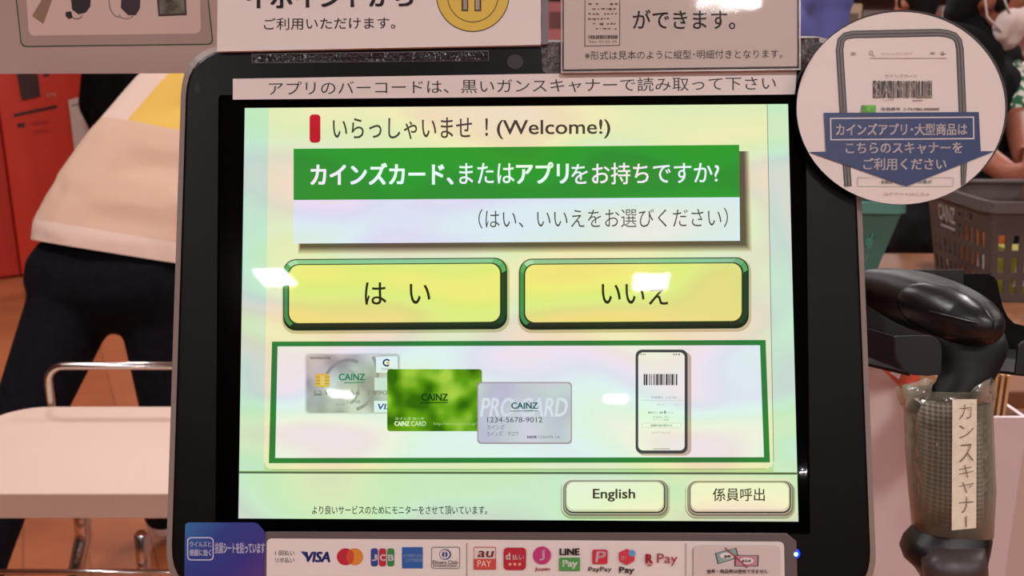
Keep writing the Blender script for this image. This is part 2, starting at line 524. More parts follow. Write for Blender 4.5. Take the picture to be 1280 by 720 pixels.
# phone
p = P_(6)
p.poly(rrect(797, 440, 864, 569.5, 8), E((190, 178, 156)))
p.up().poly(rrect(794.5, 437, 859.5, 567, 8), E((66, 70, 72)))
p.up().poly(rrect(797.8, 440.5, 855.8, 563, 6), E((232, 242, 228)))
p.up()
DK = E((84, 86, 86)); MD = E((136, 142, 136)); LT = E((206, 212, 200))
x = 804.5; rnd = random.Random(7)
while x < 847:
    w = rnd.choice((.8, 1.2, 1.8, 2.4)); p.poly([(x, 467.5), (min(x + w, 848), 467.5), (min(x + w, 848), 481.5), (x, 481.5)], E((58, 52, 50))); x += w + rnd.choice((.7, .9, 1.6))
p.text('9:41', 800, 442, 807, 444, DK, .03); p.text('◆◆ ■', 841, 442, 850, 444, DK, .02)
p.text('会員番号  2-731985', 814, 495.5, 846, 498, MD, .01); p.line((800, 500.5), (853, 500.5), .6, LT)
p.text('ポイント', 821, 504.5, 831, 507, MD, .01); p.text('更新 ＞', 843, 504.5, 851, 507, LT, .01)
p.text('累計ポイント', 810, 514.5, 822, 517, DK, .02); p.text('合計', 824, 514.5, 829, 517, DK, .03); p.text('0', 830, 513.2, 832.6, 517.2, DK, .04); p.text('ポイント', 834, 514.5, 842, 517, MD, 0)
p.text('有効期限のご案内', 816, 520.5, 836, 522.6, MD, .01); p.text('ポイント履歴', 816, 524, 836, 526, MD, 0)
p.ring(rrect(802, 528.5, 852, 535, 1.5), rrect(802.6, 529.1, 851.4, 534.4, 1.2), LT)
p.text('会員証を拡大表示する', 813, 530.4, 840, 533.2, E((60, 130, 90)), .02)
p.text('ログアウトはこちら', 815, 539.5, 838, 542, MD, 0); p.line((816, 561), (837, 561), .9, MD)
p.build('phone_picture', screen)
def small_button(x0, y0, x1, y1, s, tx0, ty0, tx1, ty1, bold, name):
    p = P_(3)
    p.poly(rrect(x0 - 1, y0 + 1, x1 + 1, y1 + 2.5, 14), E((150, 168, 120)))
    p.up().poly(rrect(x0, y0, x1, y1, 13), E((226, 226, 200)))
    p.up().poly(rrect(x0 + 1.6, y0 + 3, x1 - .5, y1 - .5, 12), E((132, 126, 108)))
    p.up().poly(rrect(x0 + 3.2, y0 + 3.2, x1 - 3, y1 - 3.5, 11), E((176, 174, 152)))
    p.up().poly(rrect(x0 + 4.4, y0 + 4, x1 - 4.4, y1 - 4.6, 10), E((52, 46, 40)))
    p.up().poly(rrect(x0 + 5.4, y0 + 4.6, x1 - 6, y1 - 6.4, 9), E((214, 208, 178)))
    p.up().poly(rrect(x0 + 6.6, y0 + 6, x1 - 7.5, y1 - 9, 9), E((240, 238, 208)))
    p.up().text(s, tx0, ty0, tx1, ty1, E((70, 62, 46)), bold)
    p.build(name, screen)
small_button(702, 597, 836, 646, 'English', 741, 611, 794, 627, 0.022, 'english_button')
small_button(857.5, 598, 993, 646, '係員呼出', 891, 610, 956, 626.5, 0.01, 'call_staff_button')

# clear antibacterial film over the display: glossy, moire rainbow painted into its tint
fm = bpy.data.materials.new('moire_tint_film'); fm.use_nodes = True; nt = fm.node_tree; nt.nodes.clear()
o = nt.nodes.new('ShaderNodeOutputMaterial'); tr = nt.nodes.new('ShaderNodeBsdfTransparent'); g1 = nt.nodes.new('ShaderNodeBsdfGlossy'); g2 = nt.nodes.new('ShaderNodeBsdfGlossy')
g1.inputs['Roughness'].default_value = 0.025; g2.inputs['Roughness'].default_value = 0.16
gm = nt.nodes.new('ShaderNodeMixShader'); gm.inputs[0].default_value = 0.07
fr = nt.nodes.new('ShaderNodeFresnel'); fr.inputs['IOR'].default_value = 1.26
ms = nt.nodes.new('ShaderNodeMixShader')
tc = nt.nodes.new('ShaderNodeTexCoord'); mp = nt.nodes.new('ShaderNodeMapping'); mp.inputs['Rotation'].default_value = (0, 0, math.radians(-38)); mp.inputs['Scale'].default_value = (7, 17, 1)
n = nt.nodes.new('ShaderNodeTexNoise'); n.inputs['Scale'].default_value = 1.0; n.inputs['Detail'].default_value = 1.2; n.inputs['Distortion'].default_value = 0.25
mm = nt.nodes.new('ShaderNodeMath'); mm.operation = 'MULTIPLY'; mm.inputs[1].default_value = 3.1
hs = nt.nodes.new('ShaderNodeCombineColor'); hs.mode = 'HSV'; hs.inputs[1].default_value = 0.145; hs.inputs[2].default_value = 1.0
fr1 = nt.nodes.new('ShaderNodeMath'); fr1.operation = 'FRACT'
nt.links.new(tc.outputs['Object'], mp.inputs['Vector']); nt.links.new(mp.outputs[0], n.inputs['Vector']); nt.links.new(n.outputs['Fac'], mm.inputs[0]); nt.links.new(mm.outputs[0], fr1.inputs[0]); nt.links.new(fr1.outputs[0], hs.inputs[0])
nt.links.new(hs.outputs[0], tr.inputs[0])
nt.links.new(g1.outputs[0], gm.inputs[1]); nt.links.new(g2.outputs[0], gm.inputs[2])
nt.links.new(fr.outputs[0], ms.inputs[0]); nt.links.new(tr.outputs[0], ms.inputs[1]); nt.links.new(gm.outputs[0], ms.inputs[2]); nt.links.new(ms.outputs[0], o.inputs[0])
b = MB(); b.poly(kp(hole, 0.0042), fm)
film = b.build('screen_film', kiosk, fix=False); film['label'] = 'clear glossy film over the display with a painted moire rainbow tint'

# labels stuck on the bezel
PAPER = M('paper_white', (232, 222, 216), 0.55)
def ink(r, g, b_): return M('ink_%d_%d_%d' % (r, g, b_), (r, g, b_), 0.5)
K0 = ink(36, 30, 28)
p = Print(KP, 0.0058)
p.poly([(291, 98.5), (996, 87), (994, 118), (291, 124.5)], PAPER)
p.up().text('アプリのバーコードは、黒いガンスキャナーで読み取って下さい', 336, 102, 970, 119.5, K0, 0.0, dy=-7)
s = p.build('instruction_strip', kiosk); s['label'] = 'white paper strip with a line of black writing above the screen'
# blue antibacterial sticker
bs = bpy.data.materials.new('blue_sticker'); bs.use_nodes = True; nt = bs.node_tree; pb = nt.nodes['Principled BSDF']; pb.inputs['Roughness'].default_value = 0.35
tc = nt.nodes.new('ShaderNodeTexCoord'); mp = nt.nodes.new('ShaderNodeMapping'); mp.inputs['Location'].default_value = (3.3, -1.6, 0); mp.inputs['Scale'].default_value = (18, -12, 1); mp.inputs['Rotation'].default_value = (0, 0, 0)
se = nt.nodes.new('ShaderNodeSeparateXYZ'); ad = nt.nodes.new('ShaderNodeMath'); ad.operation = 'ADD'
mr = nt.nodes.new('ShaderNodeMapRange'); r = nt.nodes.new('ShaderNodeValToRGB'); el = r.color_ramp.elements
el[0].color = lin((56, 116, 176)); el[1].color = lin((92, 52, 132)); k = el.new(.35); k.color = lin((44, 62, 142)); k = el.new(.7); k.color = lin((56, 50, 136))
q0 = KP.L(232, 653, 0); q1 = KP.L(332, 722, 0)
mr.inputs['From Min'].default_value = 0; mr.inputs['From Max'].default_value = (q1[0] - q0[0]) + (q0[1] - q1[1])
sb = nt.nodes.new('ShaderNodeMath'); sb.operation = 'SUBTRACT'
nt.links.new(tc.outputs['Object'], se.inputs[0]); nt.links.new(se.outputs['X'], sb.inputs[0]); nt.links.new(se.outputs['Y'], sb.inputs[1])
sb2 = nt.nodes.new('ShaderNodeMath'); sb2.operation = 'SUBTRACT'; sb2.inputs[1].default_value = q0[0] - q0[1]
nt.links.new(sb.outputs[0], sb2.inputs[0]); nt.links.new(sb2.outputs[0], mr.inputs['Value']); nt.links.new(mr.outputs[0], r.inputs[0]); nt.links.new(r.outputs[0], pb.inputs['Base Color'])
p = Print(KP, 0.0058)
p.poly([(235, 653), (318, 653), (323, 655), (333, 667), (333, 735), (230, 735), (231.5, 656)], bs)
SW = ink(214, 214, 236)
p.up().ring(rrect(234, 671.5, 267, 700.5, 5), rrect(235.2, 672.7, 265.8, 699.3, 4), SW)
p.text('ウイルスと', 237, 677, 264, 683.5, SW, .025); p.text('細菌に効く', 237, 686.5, 264, 695, SW, .025)
p.text('抗菌シートを貼っています', 268.5, 678, 331, 692, SW, .022)
s = p.build('antibacterial_sticker', kiosk); s['label'] = 'blue and violet sticker with white writing at the lower left corner'

# payment strip in its clear holder
HOLD = M('clear_holder', (104, 92, 90), 0.25, spec=0.4)
b = MB(); b.prism(kp([(333, 664), (983, 666), (995, 676), (996.5, 740), (330, 740)], 0.0056), (0, 0, .0012), HOLD)
hold = b.build('payment_strip_holder', kiosk, bevel=.0003)
p = Print(KP, 0.007)
p.poly(rquad([(333.5, 673), (980, 677), (981, 738), (333, 738)], 7), PAPER)
p.up()
T = p.text
GR = ink(120, 108, 104)
T('1 回払い', 344, 688, 368, 694.5, ink(86, 74, 72), .012); T('リボ払い', 344, 697, 368, 703.5, ink(86, 74, 72), .012)
T('VISA', 379, 689.5, 413, 703, ink(40, 46, 128), .05, shear=.16); p.poly([(375.5, 689.3), (381, 689.3), (386, 696), (382.5, 697)], ink(40, 46, 128))
p.poly(ell(432, 696, 11, 10.6), ink(190, 20, 50)); p.up().poly(ell(443.5, 696, 10.5, 10.6), ink(222, 136, 40)); p.up().poly(ell(437.8, 696, 4.6, 8.8), ink(206, 72, 40))
for k, (c, ch) in enumerate((((38, 60, 140), 'J'), ((186, 24, 52), 'C'), ((44, 134, 66), 'B'))):
    x = 463.5 + k * 10.2
    p.poly(rquad([(x, 685.5), (x + 9, 685.5), (x + 9, 708), (x, 708)], 3.4), ink(*c))
p.up()
for k, ch in enumerate('JCB'):
    x = 463.5 + k * 10.2; T(ch, x + 1.2, 693, x + 8.2, 701, ink(236, 232, 236), .05)
AX = ink(30, 92, 168)
p.poly([(502.5, 684), (528.5, 684), (528.5, 710.5), (502.5, 710.5)], AX); p.up()
T('AMERICAN', 504, 692.5, 527, 696.3, ink(178, 206, 232), .01); T('EXPRESS', 507, 698, 528, 702, ink(178, 206, 232), .01)
p.ring(rrect(539, 683.5, 575, 711, 3), rrect(539.8, 684.3, 574.2, 710.2, 2.5), GR)
p.poly(ell(556.5, 693, 7.4, 6.6), ink(56, 74, 132)); p.up().poly(ell(555.8, 693, 6, 5.4), PAPER); p.up().poly(ell(556, 693, 3.6, 3.8), ink(56, 74, 132)); p.up().line((556, 689), (556, 697), 1.1, PAPER)
T('Diners Club', 541, 700.5, 572, 705, ink(60, 52, 60), .01); T('INTERNATIONAL', 541.5, 706, 572, 708.6, ink(90, 80, 86), .02)
p.line((583.5, 679), (583.5, 720), .8, GR)
p.ring(rrect(592, 683.5, 620, 712, 1.5), rrect(592.7, 684.2, 619.3, 711.3, 1.2), ink(206, 76, 56)); p.poly([(592.3, 698.5), (619.7, 698.5), (619.7, 711.7), (592.3, 711.7)], ink(206, 72, 56)); p.up()
T('au', 596.5, 688.5, 616, 696.5, ink(150, 40, 24), .02, shear=.2); T('PAY', 597, 700.5, 614, 708.5, ink(240, 214, 204), .0)
p.poly(rrect(629.5, 684.5, 657.5, 712.5, 5), ink(184, 20, 48)); p.up(); T('d', 632, 691, 638, 699.5, ink(240, 220, 220), .05); T('払い', 640, 693, 655, 700, ink(240, 220, 220), .02)
for k in range(3): p.poly(ell(637.5 + k * 6, 705.3, 1.9, 1.9, 14), ink(232, 176, 140))
p.poly(ell(677.5, 694.3, 11.2, 11.2), ink(196, 42, 116)); p.up(); T('J', 674, 687.5, 681, 700.5, ink(244, 226, 232), .02); T('Jcoin', 668, 709, 687, 714.5, ink(190, 36, 70), .03, shear=.15)
T('LINE', 699.5, 685.5, 724.5, 693.8, ink(28, 34, 30), .05)
p.poly([(699, 697), (725, 697), (725, 713.5), (699, 713.5)], ink(74, 156, 70)); p.up(); T('Pay', 703, 700, 722, 711, ink(234, 240, 226), .045)
p.poly(rrect(740.5, 687, 759.5, 705, 2.5), ink(206, 28, 58)); p.up(); T('P', 744, 689, 756, 703, ink(240, 222, 226), .02, shear=.15); T('PayPay', 735.5, 708.5, 764.5, 716, ink(44, 38, 38), .012)
p.poly([(783.5, 686), (793, 690.5), (793, 701), (783.5, 706.5), (774, 701), (774, 690.5)], ink(212, 42, 66)); p.up(); T('m', 776.5, 695, 782, 701, ink(240, 190, 196), .01); p.poly(ell(790, 691.5, 4.2, 4.2, 20), ink(88, 160, 206)); T('Pay', 774, 708.5, 793, 718.5, ink(44, 38, 38), .02)
T('R', 807, 692.5, 816, 704.5, ink(190, 30, 56), .05); p.poly([(806, 706.6), (817, 705.4), (812, 707.6)], ink(190, 30, 56)); T('Pay', 821.5, 692, 847, 707.5, ink(160, 40, 60), .0)
p.line((857.5, 679), (857.5, 720), .8, GR)
p.poly(rrect(867, 682, 975, 730, 6), ink(214, 200, 194)); p.up()
for q, c in (([(893.5, 691.5), (920.5, 684.5), (924, 697), (897, 705.5)], (134, 170, 160)), ([(918.5, 694), (948.5, 694), (948, 708), (918, 708)], (196, 140, 152))):
    cx = sum(x for x, y in q) / 4; cy = sum(y for x, y in q) / 4
    p.poly(q, ink(88, 78, 76)); p.up().poly(inset(q, cx, cy, .88), ink(*c)); p.up().poly(ell(cx, cy, 9, 4, 20), PAPER); p.up()
T('金券', 905, 693.5, 913.5, 697.5, ink(50, 44, 44), .02); T('商品券', 927, 699.3, 939, 703, ink(50, 44, 44), .02); p.up()
p.line((906, 684.5), (934.5, 709.5), 1.5, ink(170, 30, 56))
T('金券・商品券は使用できません', 883.5, 711.5, 960, 716.8, ink(66, 56, 54), .015)
s = p.build('payment_strip', kiosk); s['label'] = 'white strip of payment brand marks below the screen'
# status light, sensor dot and clear tape strips
LED = M('blue_light', (10, 40, 255), 0.3, emit=3.0)
b = MB(); c = KP.L(994, 692, .0055)
rings = []
for r_, z in ((.0026, 0), (.0024, .0006), (.0013, .0011), (.0004, .0013)):
    rings.append([(c[0] + r_ * math.cos(2 * math.pi * k / 20), c[1] + r_ * math.sin(2 * math.pi * k / 20), .0055 + z) for k in range(20)])
b.loft(rings, LED); b.poly([(c[0] + .0011 * math.cos(2 * math.pi * k / 16), c[1] + .0011 * math.sin(2 * math.pi * k / 16), .00695) for k in range(16)], M('blue_light_core', (120, 200, 255), .3, emit=5.0)); s = b.build('status_light', kiosk, smooth=True); s['label'] = 'small glowing blue status light'
TAPE = M('clear_tape', (30, 27, 27), 0.22, bump=0.6, bscale=260, spec=0.4)
EDGE = M('tape_edge', (96, 90, 88), 0.3)
p = Print(KP, 0.0058)
p.poly([(314, 67), (611, 63), (611, 76), (315, 79)], EDGE); p.up().poly([(315, 68), (610, 64), (610, 75.4), (316, 78)], TAPE)
s = p.build('clear_tape', kiosk)
TAPE_GLINT = M('tape_glint', (58, 52, 50), 0.3, noise=.75, nscale=420, bump=.8, bscale=420)  # reflections off the clear tape, painted in as speckled noise colour
p = Print(KP, 0.0058)
p.poly([(676, 53), (1024, 47), (1024, 78), (684, 92), (678, 88)], TAPE_GLINT)
p.build('clear_tape', kiosk)
SMUDGE = M('smudge', (44, 41, 40), 0.6)
p = Print(KP, 0.0057); p.poly(ell(644, 77, 10, 9), SMUDGE); p.build('smudge_mark', kiosk)
p = Print(KP, 0.0057); p.poly(ell(247, 110, 4, 6), M('smudge_dark', (5, 5, 5), .6)); p.build('smudge_mark', kiosk)
# stand: arm, column and base
DARK_STEEL = M('dark_steel', (44, 42, 42), 0.4, metal=.6)
KI = KM.inverted()
def kl(p): return tuple(KI @ Vector(p))
b = MB(); b.tube([kl((-.06, .707, .031)), kl((-.06, .707, 1.62))], .022, DARK_STEEL, 20); b.build('column', kiosk, smooth=False)
b = MB(); b.tube([kl((-.06, .707, 1.15)), (-.03, 0, -.044)], .02, DARK_STEEL); b.build('mounting_arm', kiosk)
b = MB(); q = [kl(x) for x in ((-.3, .5, 0.001), (.18, .5, 0.001), (.18, .95, 0.001), (-.3, .95, 0.001))]; b.prism(q, KI.to_3x3() @ Vector((0, 0, .03)), DARK_STEEL); b.build('base_plate', kiosk, bevel=.004)

# ------------------------------------------------------------------ posters and round sign on the monitor's top
def sheet(mb, outline, z0, z1, m, plane):
    mb.prism([plane.L(x, y, z0) for x, y in outline], (0, 0, z1 - z0), m)
def board_thing(name, label, cat, plane, cpx):
    c = plane.L(*cpx, 0)
    return thing(name, label, cat, matrix=plane.m)
SLEEVE = bpy.data.materials.new('clear_sleeve'); SLEEVE.use_nodes = True; nt = SLEEVE.node_tree; nt.nodes.clear()
o = nt.nodes.new('ShaderNodeOutputMaterial'); tr = nt.nodes.new('ShaderNodeBsdfTransparent'); tr.inputs[0].default_value = (.93, .92, .91, 1); g1 = nt.nodes.new('ShaderNodeBsdfGlossy'); g1.inputs['Roughness'].default_value = .035
tc = nt.nodes.new('ShaderNodeTexCoord'); n = nt.nodes.new('ShaderNodeTexNoise'); n.inputs['Scale'].default_value = 70; bp = nt.nodes.new('ShaderNodeBump'); bp.inputs['Strength'].default_value = .05; bp.inputs['Distance'].default_value = .001
nt.links.new(tc.outputs['Object'], n.inputs['Vector']); nt.links.new(n.outputs['Fac'], bp.inputs['Height']); nt.links.new(bp.outputs[0], g1.inputs['Normal'])
fr = nt.nodes.new('ShaderNodeFresnel'); fr.inputs[0].default_value = 1.22; ms = nt.nodes.new('ShaderNodeMixShader')
nt.links.new(fr.outputs[0], ms.inputs[0]); nt.links.new(tr.outputs[0], ms.inputs[1]); nt.links.new(g1.outputs[0], ms.inputs[2]); nt.links.new(ms.outputs[0], o.inputs[0])
CLEAR_EDGE = M('clear_edge', (196, 188, 186), 0.15, spec=.6)

t = board_thing('poster', 'white paper poster with a yellow coin emblem, taped above the left half of the screen', 'poster', KP, (470, 0))
p = Print(KP, 0.0085)
sheet(p.mb, [(275, -150), (676, -150), (676, 57.5), (273, 66)], 0.0062, 0.0083, PAPER, KP)
p.text('イポイントから', 308, -17, 517, 11, ink(44, 32, 30), .03, dy=-3)
p.text('ご利用いただけます。', 330, 22.5, 494, 37.5, ink(62, 50, 48), .004, dy=-1.5)
p.poly(ell(591, -6, 46, 46), ink(60, 50, 20)); p.up().poly(ell(591, -6, 44.8, 44.8), ink(222, 190, 66)); p.up().poly(ell(591, -5, 32, 33), ink(60, 50, 20)); p.up().poly(ell(591, -5, 31, 32), ink(222, 190, 66))
p.up().text('1P', 577, -22, 616, 14, ink(66, 54, 22), .05); p.up().text('1P', 579, -20, 613.5, 12, ink(226, 206, 186), .01)
s = p.build('sheet', t)
b = MB(); sheet(b, [(677, -150), (686, -150), (685, 57), (677, 57.5)], .0060, .0085, M('acrylic_edge', (128, 122, 128), .2, spec=.5), KP); b.build('clear_edge_strip', t)

t = board_thing('poster', 'laminated poster with a small receipt picture in a clear sleeve, right of the coin poster', 'poster', KP, (850, 0))
p = Print(KP, 0.0085)
sheet(p.mb, [(704.5, -150), (997, -150), (997, 84), (704.5, 88)], 0.0065, 0.0083, M('paper_cream', (214, 200, 192), .5), KP)
KD = ink(50, 42, 40)
p.text('ができます。', 791, 12, 919, 36.5, ink(46, 38, 38), .008)
p.text('※形式は見本のように縦型･明細付きとなります。', 731, 64, 978, 75, KD, .0, dy=-2.5)
p.ring([(731, -60), (775, -60), (775, 57), (730.5, 58)], [(731.8, -59), (774.2, -59), (774.2, 56.3), (731.4, 57.2)], KD)
rnd = random.Random(3)
for row in range(7):
    y = -2 + row * 6.2
    x = 735
    while x < 770:
        w = rnd.uniform(1.5, 5); 
        if rnd.random() < .7: p.poly([(x, y), (x + w, y - rnd.uniform(-.4, .8)), (x + w, y + rnd.uniform(1, 3)), (x, y + rnd.uniform(.8, 2))], M('receipt_grey', (110, 98, 92), .6))
        x += w + rnd.uniform(.8, 2.5)
x = 735.5
while x < 772:
    w = rnd.choice((.7, 1, 1.5)); p.poly([(x, 44), (x + w, 44), (x + w, 48.5), (x, 48.5)], KD); x += w + rnd.choice((.5, .8))
p.text('No. 0123 45', 737, 50.5, 771, 53.5, GR, 0)
p.ring([(703.8, -151), (997.7, -151), (997.7, 84.6), (703.8, 88.6)], [(704.8, -150), (996.7, -150), (996.7, 83.6), (704.8, 87.6)], KD)
p.build('sheet', t)
b = MB(); b.poly([KP.L(x, y, .0095) for x, y in [(701, -152), (1001, -152), (1001, 87), (701, 91)]], SLEEVE)
b.build('clear_sleeve', t, fix=False)
b = MB()
oo = [(701, -152), (1001, -152), (1001, 87.5), (701, 91.5)]; ii = [(703, -151), (998.8, -151), (998.8, 85.3), (703, 89.3)]
n_ = 4; vs = [KP.L(x, y, .0064) for x, y in oo + ii] + [KP.L(x, y, .0094) for x, y in oo + ii]
b.add(vs, [[8 + i, 8 + (i + 1) % 4, 12 + (i + 1) % 4, 12 + i] for i in range(4)] + [[i, (i + 1) % 4, 8 + (i + 1) % 4, 8 + i] for i in range(4)] + [[4 + i, 4 + (i + 1) % 4, 12 + (i + 1) % 4, 12 + i] for i in range(4)], CLEAR_EDGE)
b.build('sleeve_edge', t)

t = board_thing('round_sign', 'round white card with a phone drawing and a big blue arrow pointing to the scanner', 'sign', KP, (1126, 135))
CP = M('card_white', (232, 220, 212), .45)
NAVY = M('navy_ink', (30, 52, 104), .45, noise=.1, nscale=900)
NW = ink(226, 216, 214)
p = Print(KP, .0130)
e_ = ell(1126, 135, 131, 121, 72)
sheet(p.mb, e_, .0105, .0126, M('dark_card_edge', (58, 48, 44), .6), KP)
p.poly(ell(1126.2, 135.2, 130.3, 120.3, 72), CP, z=.0128)
def clip(pts, cx=1126.4, cy=135.4, rx=129.6, ry=119.6):
    out = []
    for x, y in pts:
        d = math.hypot((x - cx) / rx, (y - cy) / ry)
        out.append((x, y) if d <= 1 else (cx + (x - cx) / d, cy + (y - cy) / d))
    return out
# phone outline
PH = M('phone_grey', (112, 108, 104), .5); PHD = M('phone_dark', (52, 50, 50), .5)
def bar(pts, w, m):
    A = []; B = []
    for i, q in enumerate(pts):
        t_ = (Vector(pts[min(i + 1, len(pts) - 1)]) - Vector(pts[max(i - 1, 0)])).normalized(); n2 = Vector((-t_.y, t_.x)) * w / 2
        A.append(tuple(Vector(q) + n2)); B.append(tuple(Vector(q) - n2))
    A = clip(A); B = clip(B); k = len(pts)
    p.mb.add([KP.L(x, y, p.z) for x, y in A + B], [[i, i + 1, k + i + 1, k + i] for i in range(k - 1)], m)
path = [(1060, 233), (1057, 190), (1053, 120), (1049.5, 62), (1051.5, 50), (1057, 45), (1066, 43)] + [(1066 + 12 * k, 43 - .25 * k) for k in range(1, 10)] + [(1184, 42), (1193, 45), (1198, 51), (1200, 62), (1202.5, 120), (1205, 190), (1206, 233)]
bar(path, 9.5, PHD); p.up(); bar(path, 6.6, PH); p.up(); bar([(x, y) for x, y in path], 1.3, PHD); p.up()
LG = ink(176, 160, 152)
p.text('≡', 1064, 65, 1070, 69, LG, 0); arc(p, 1089, 66, 2.6, 2.6, 0, 360, .8, LG); p.line((1091, 68), (1093.5, 70.5), .9, LG); p.text('カインズで探す', 1102, 65, 1141, 69, ink(206, 190, 182), 0); p.text('× ↓', 1163, 64, 1183, 69, LG, .01); p.line((1088, 72.5), (1184, 72.5), .7, LG)
p.text('カインズカード', 1106, 92.5, 1147, 97, ink(140, 124, 118), .0)
rnd = random.Random(11); x = 1091.5
while x < 1165:
    w = rnd.choice((.9, 1.5, 2.4, 3.4)); p.poly([(x, 101), (min(x + w, 1166), 101), (min(x + w, 1166), 122), (x, 122)], ink(58, 50, 48)); x += w + rnd.choice((.8, 1.2, 2.0))
p.up().text('SAMPLE', 1092, 102, 1165, 122.5, ink(204, 190, 182), .006)
p.text('12345', 1104, 123.5, 1118, 125.5, LG, 0); p.text('0000', 1141, 124.5, 1153, 126.5, GR, .02)
p.poly([(1077, 131.5), (1095, 131.5), (1095, 142), (1077, 142)], M('leaf_green', (92, 170, 56), .5, noise=.25, nscale=300))
p.text('会員番号  2-731985-000000', 1101, 134, 1174, 138.2, ink(92, 80, 76), .01)
p.ring(rrect(1072, 221.5, 1192, 233, 1.5), rrect(1072.6, 222.1, 1191.4, 232.4, 1.2), ink(178, 184, 170))
p.text('会員証', 1101, 225, 1116, 229.6, ink(50, 120, 90), .01); p.text('の表示', 1148, 225, 1165, 229.6, ink(50, 120, 90), .01)
p.text('ログアウトはこちら', 1105, 240.5, 1162, 244.5, LG, 0)
p.up().poly([(1030, 141), (1223.5, 140), (1226, 189), (1243, 189), (1133, 233), (1011, 190), (1032.5, 189.5)], NAVY)
p.up().ring([(1037.5, 147.3), (1217.5, 145.6), (1218, 174), (1038, 175.4)], [(1039, 148.8), (1216, 147.1), (1216.5, 172.5), (1039.5, 173.9)], NW)
p.text('カインズアプリ･大型商品は', 1045, 154.5, 1209, 169.5, NW, .022, dy=-.6); p.text('こちらのスキャナーを', 1057, 178, 1203, 192.5, NW, .02, dy=-.4); p.text('ご利用ください', 1079, 197.5, 1183, 212.5, NW, .02)
p.build('card', t)
b = MB()
q = [(997, 95), (1012, 62), (1020, 60), (1016, 74), (1008, 92), (1003, 106)]
b.poly([KP.L(x, y, .0142) for x, y in q], SLEEVE); b.build('clear_tape', t, fix=False)

# ------------------------------------------------------------------ grey picture board behind the monitor
BM = Matrix.Translation((-.25, .665, 1.40)) @ Matrix.Rotation(math.radians(90), 4, 'X')
BP = Plane(BM)
t = thing('picture_board', 'grey board with a green-lined picture of small goods, behind the monitor at top left', 'sign board', matrix=BM)
p = Print(BP, .0002)
GREYB = M('grey_laminate', (182, 160, 152), .55, noise=.03, nscale=6)
sheet(p.mb, [(-90, -140), (655, -140), (655, 90.5), (-90, 92.5)], -.012, 0, GREYB, BP)
GL = ink(44, 84, 60)
po = rrect(20, -200, 265, 58, 7); 
def shear_pts(pts): return [(x + (58 - y) * (-.11) + 0, y - (x - 20) * .012) for x, y in pts]
p.ring(shear_pts(rrect(26, -150, 267, 59, 7)), shear_pts(rrect(27.6, -148, 265.4, 57.4, 6)), GL)
def sh2(pts): return [(x + (45 - y) * (-.11 + .13 * (x - 30) / 220), y) for x, y in pts]
p.poly(shear_pts(rrect(27.6, -148, 265.4, 57.4, 6)), ink(172, 150, 142)); p.up()
p.poly([(22, -140), (247, -140), (251, 36), (249, 40), (244, 42), (42, 44.5), (38, 43), (36, 39)], ink(216, 192, 182)); p.up()
KB = ink(40, 34, 38)
p.poly([(59, -12), (68, -8), (54, 30), (40, 20)], ink(146, 120, 98))
p.poly([(88, -10), (114, -10), (113, 8), (107, 16), (98, 18), (90, 12)], KB); p.poly([(82, 15), (89, 14), (91, 22), (86, 24), (82, 20)], KB); arc(p, 96, 19, 7, 5, 0, 180, 1, KB)
p.poly([(152, -10), (176, -10), (175, 10), (170, 19), (160, 19), (151, 10)], ink(56, 44, 56)); arc(p, 150, 2, 14, 20, 90, 200, .8, KB); arc(p, 158, 18, 9, 6, 0, 180, .8, KB)
p.poly([(195, -12), (232, -12), (233.5, 19), (198, 20.5)], ink(64, 52, 50)); p.up(); p.poly([(198, -12), (230, -12), (231, 16.5), (200, 17.5)], M('small_photo', (92, 92, 76), .5, noise=.5, nscale=90))
p.build('board', t)
b = MB(); q = BM.inverted()
b.prism([tuple(q @ Vector(v)) for v in ((-.10, .678, 1.30), (-.02, .678, 1.30), (-.02, .678, 1.55), (-.10, .678, 1.55))], tuple(q.to_3x3() @ Vector((0, .006, 0))), DARK_STEEL); b.build('mounting_plate', t)

# ------------------------------------------------------------------ packing table at the left
CHROME = M('chrome', (206, 200, 196), .16, metal=1.0)
TT = M('table_white', (204, 176, 160), .5)
zt = .72
bl = onz(0, 508, zt); fl = onz(0, 617, zt); yb = bl.y; yf = fl.y
zb = ony(100, 648.5, yf).z
t = thing('packing_table', 'white-topped packing table with a chrome guard rail, left of the monitor', 'table', (-.6, (yb + yf) / 2, 0))
xl = onz(-8, 520, zt).x; xr = -.06
pts = []
R_ = .075
for k in range(9):
    a = math.radians(180 - 90 * k / 8); pts.append((xl + R_ + R_ * math.cos(a), yb - R_ + R_ * math.sin(a), zb))
pts += [(xr, yb, zb), (xr, yf, zb)]
for k in range(5):
    a = math.radians(270 - 90 * k / 4); pts.append((xl + .02 + .02 * math.cos(a), yf + .02 + .02 * math.sin(a), zb))
b = MB(); b.prism(pts, (0, 0, zt - zb), TT); b.build('tabletop', t, bevel=.002)
yr = yb + .014
pr = ony(60, 500, yr); zr = ony(200, 457.5, yr).z; xr0 = ony(61, 480, yr).x
path = [(xr0, yr, zb - .03), (xr0, yr, zt), (xr0, yr, zr - .035)] + [(xr0 + .03 - .03 * math.cos(math.radians(a)), yr, zr - .03 + .03 * math.sin(math.radians(a))) for a in (15, 30, 45, 60, 75, 90)] + [(xr, yr, zr)]
b = MB(); b.tube(path, .0068, CHROME, 16); b.tube([(-.1, yr, zb - .03), (-.1, yr, zr)], .0068, CHROME); b.build('guard_rail', t, smooth=True)
ym = yf + .10
l0 = ony(106, 640, ym); l1 = ony(105, 668, ym); l2 = ony(96, 714, ym - .02)
ex = l2 + (l2 - l1) * .6
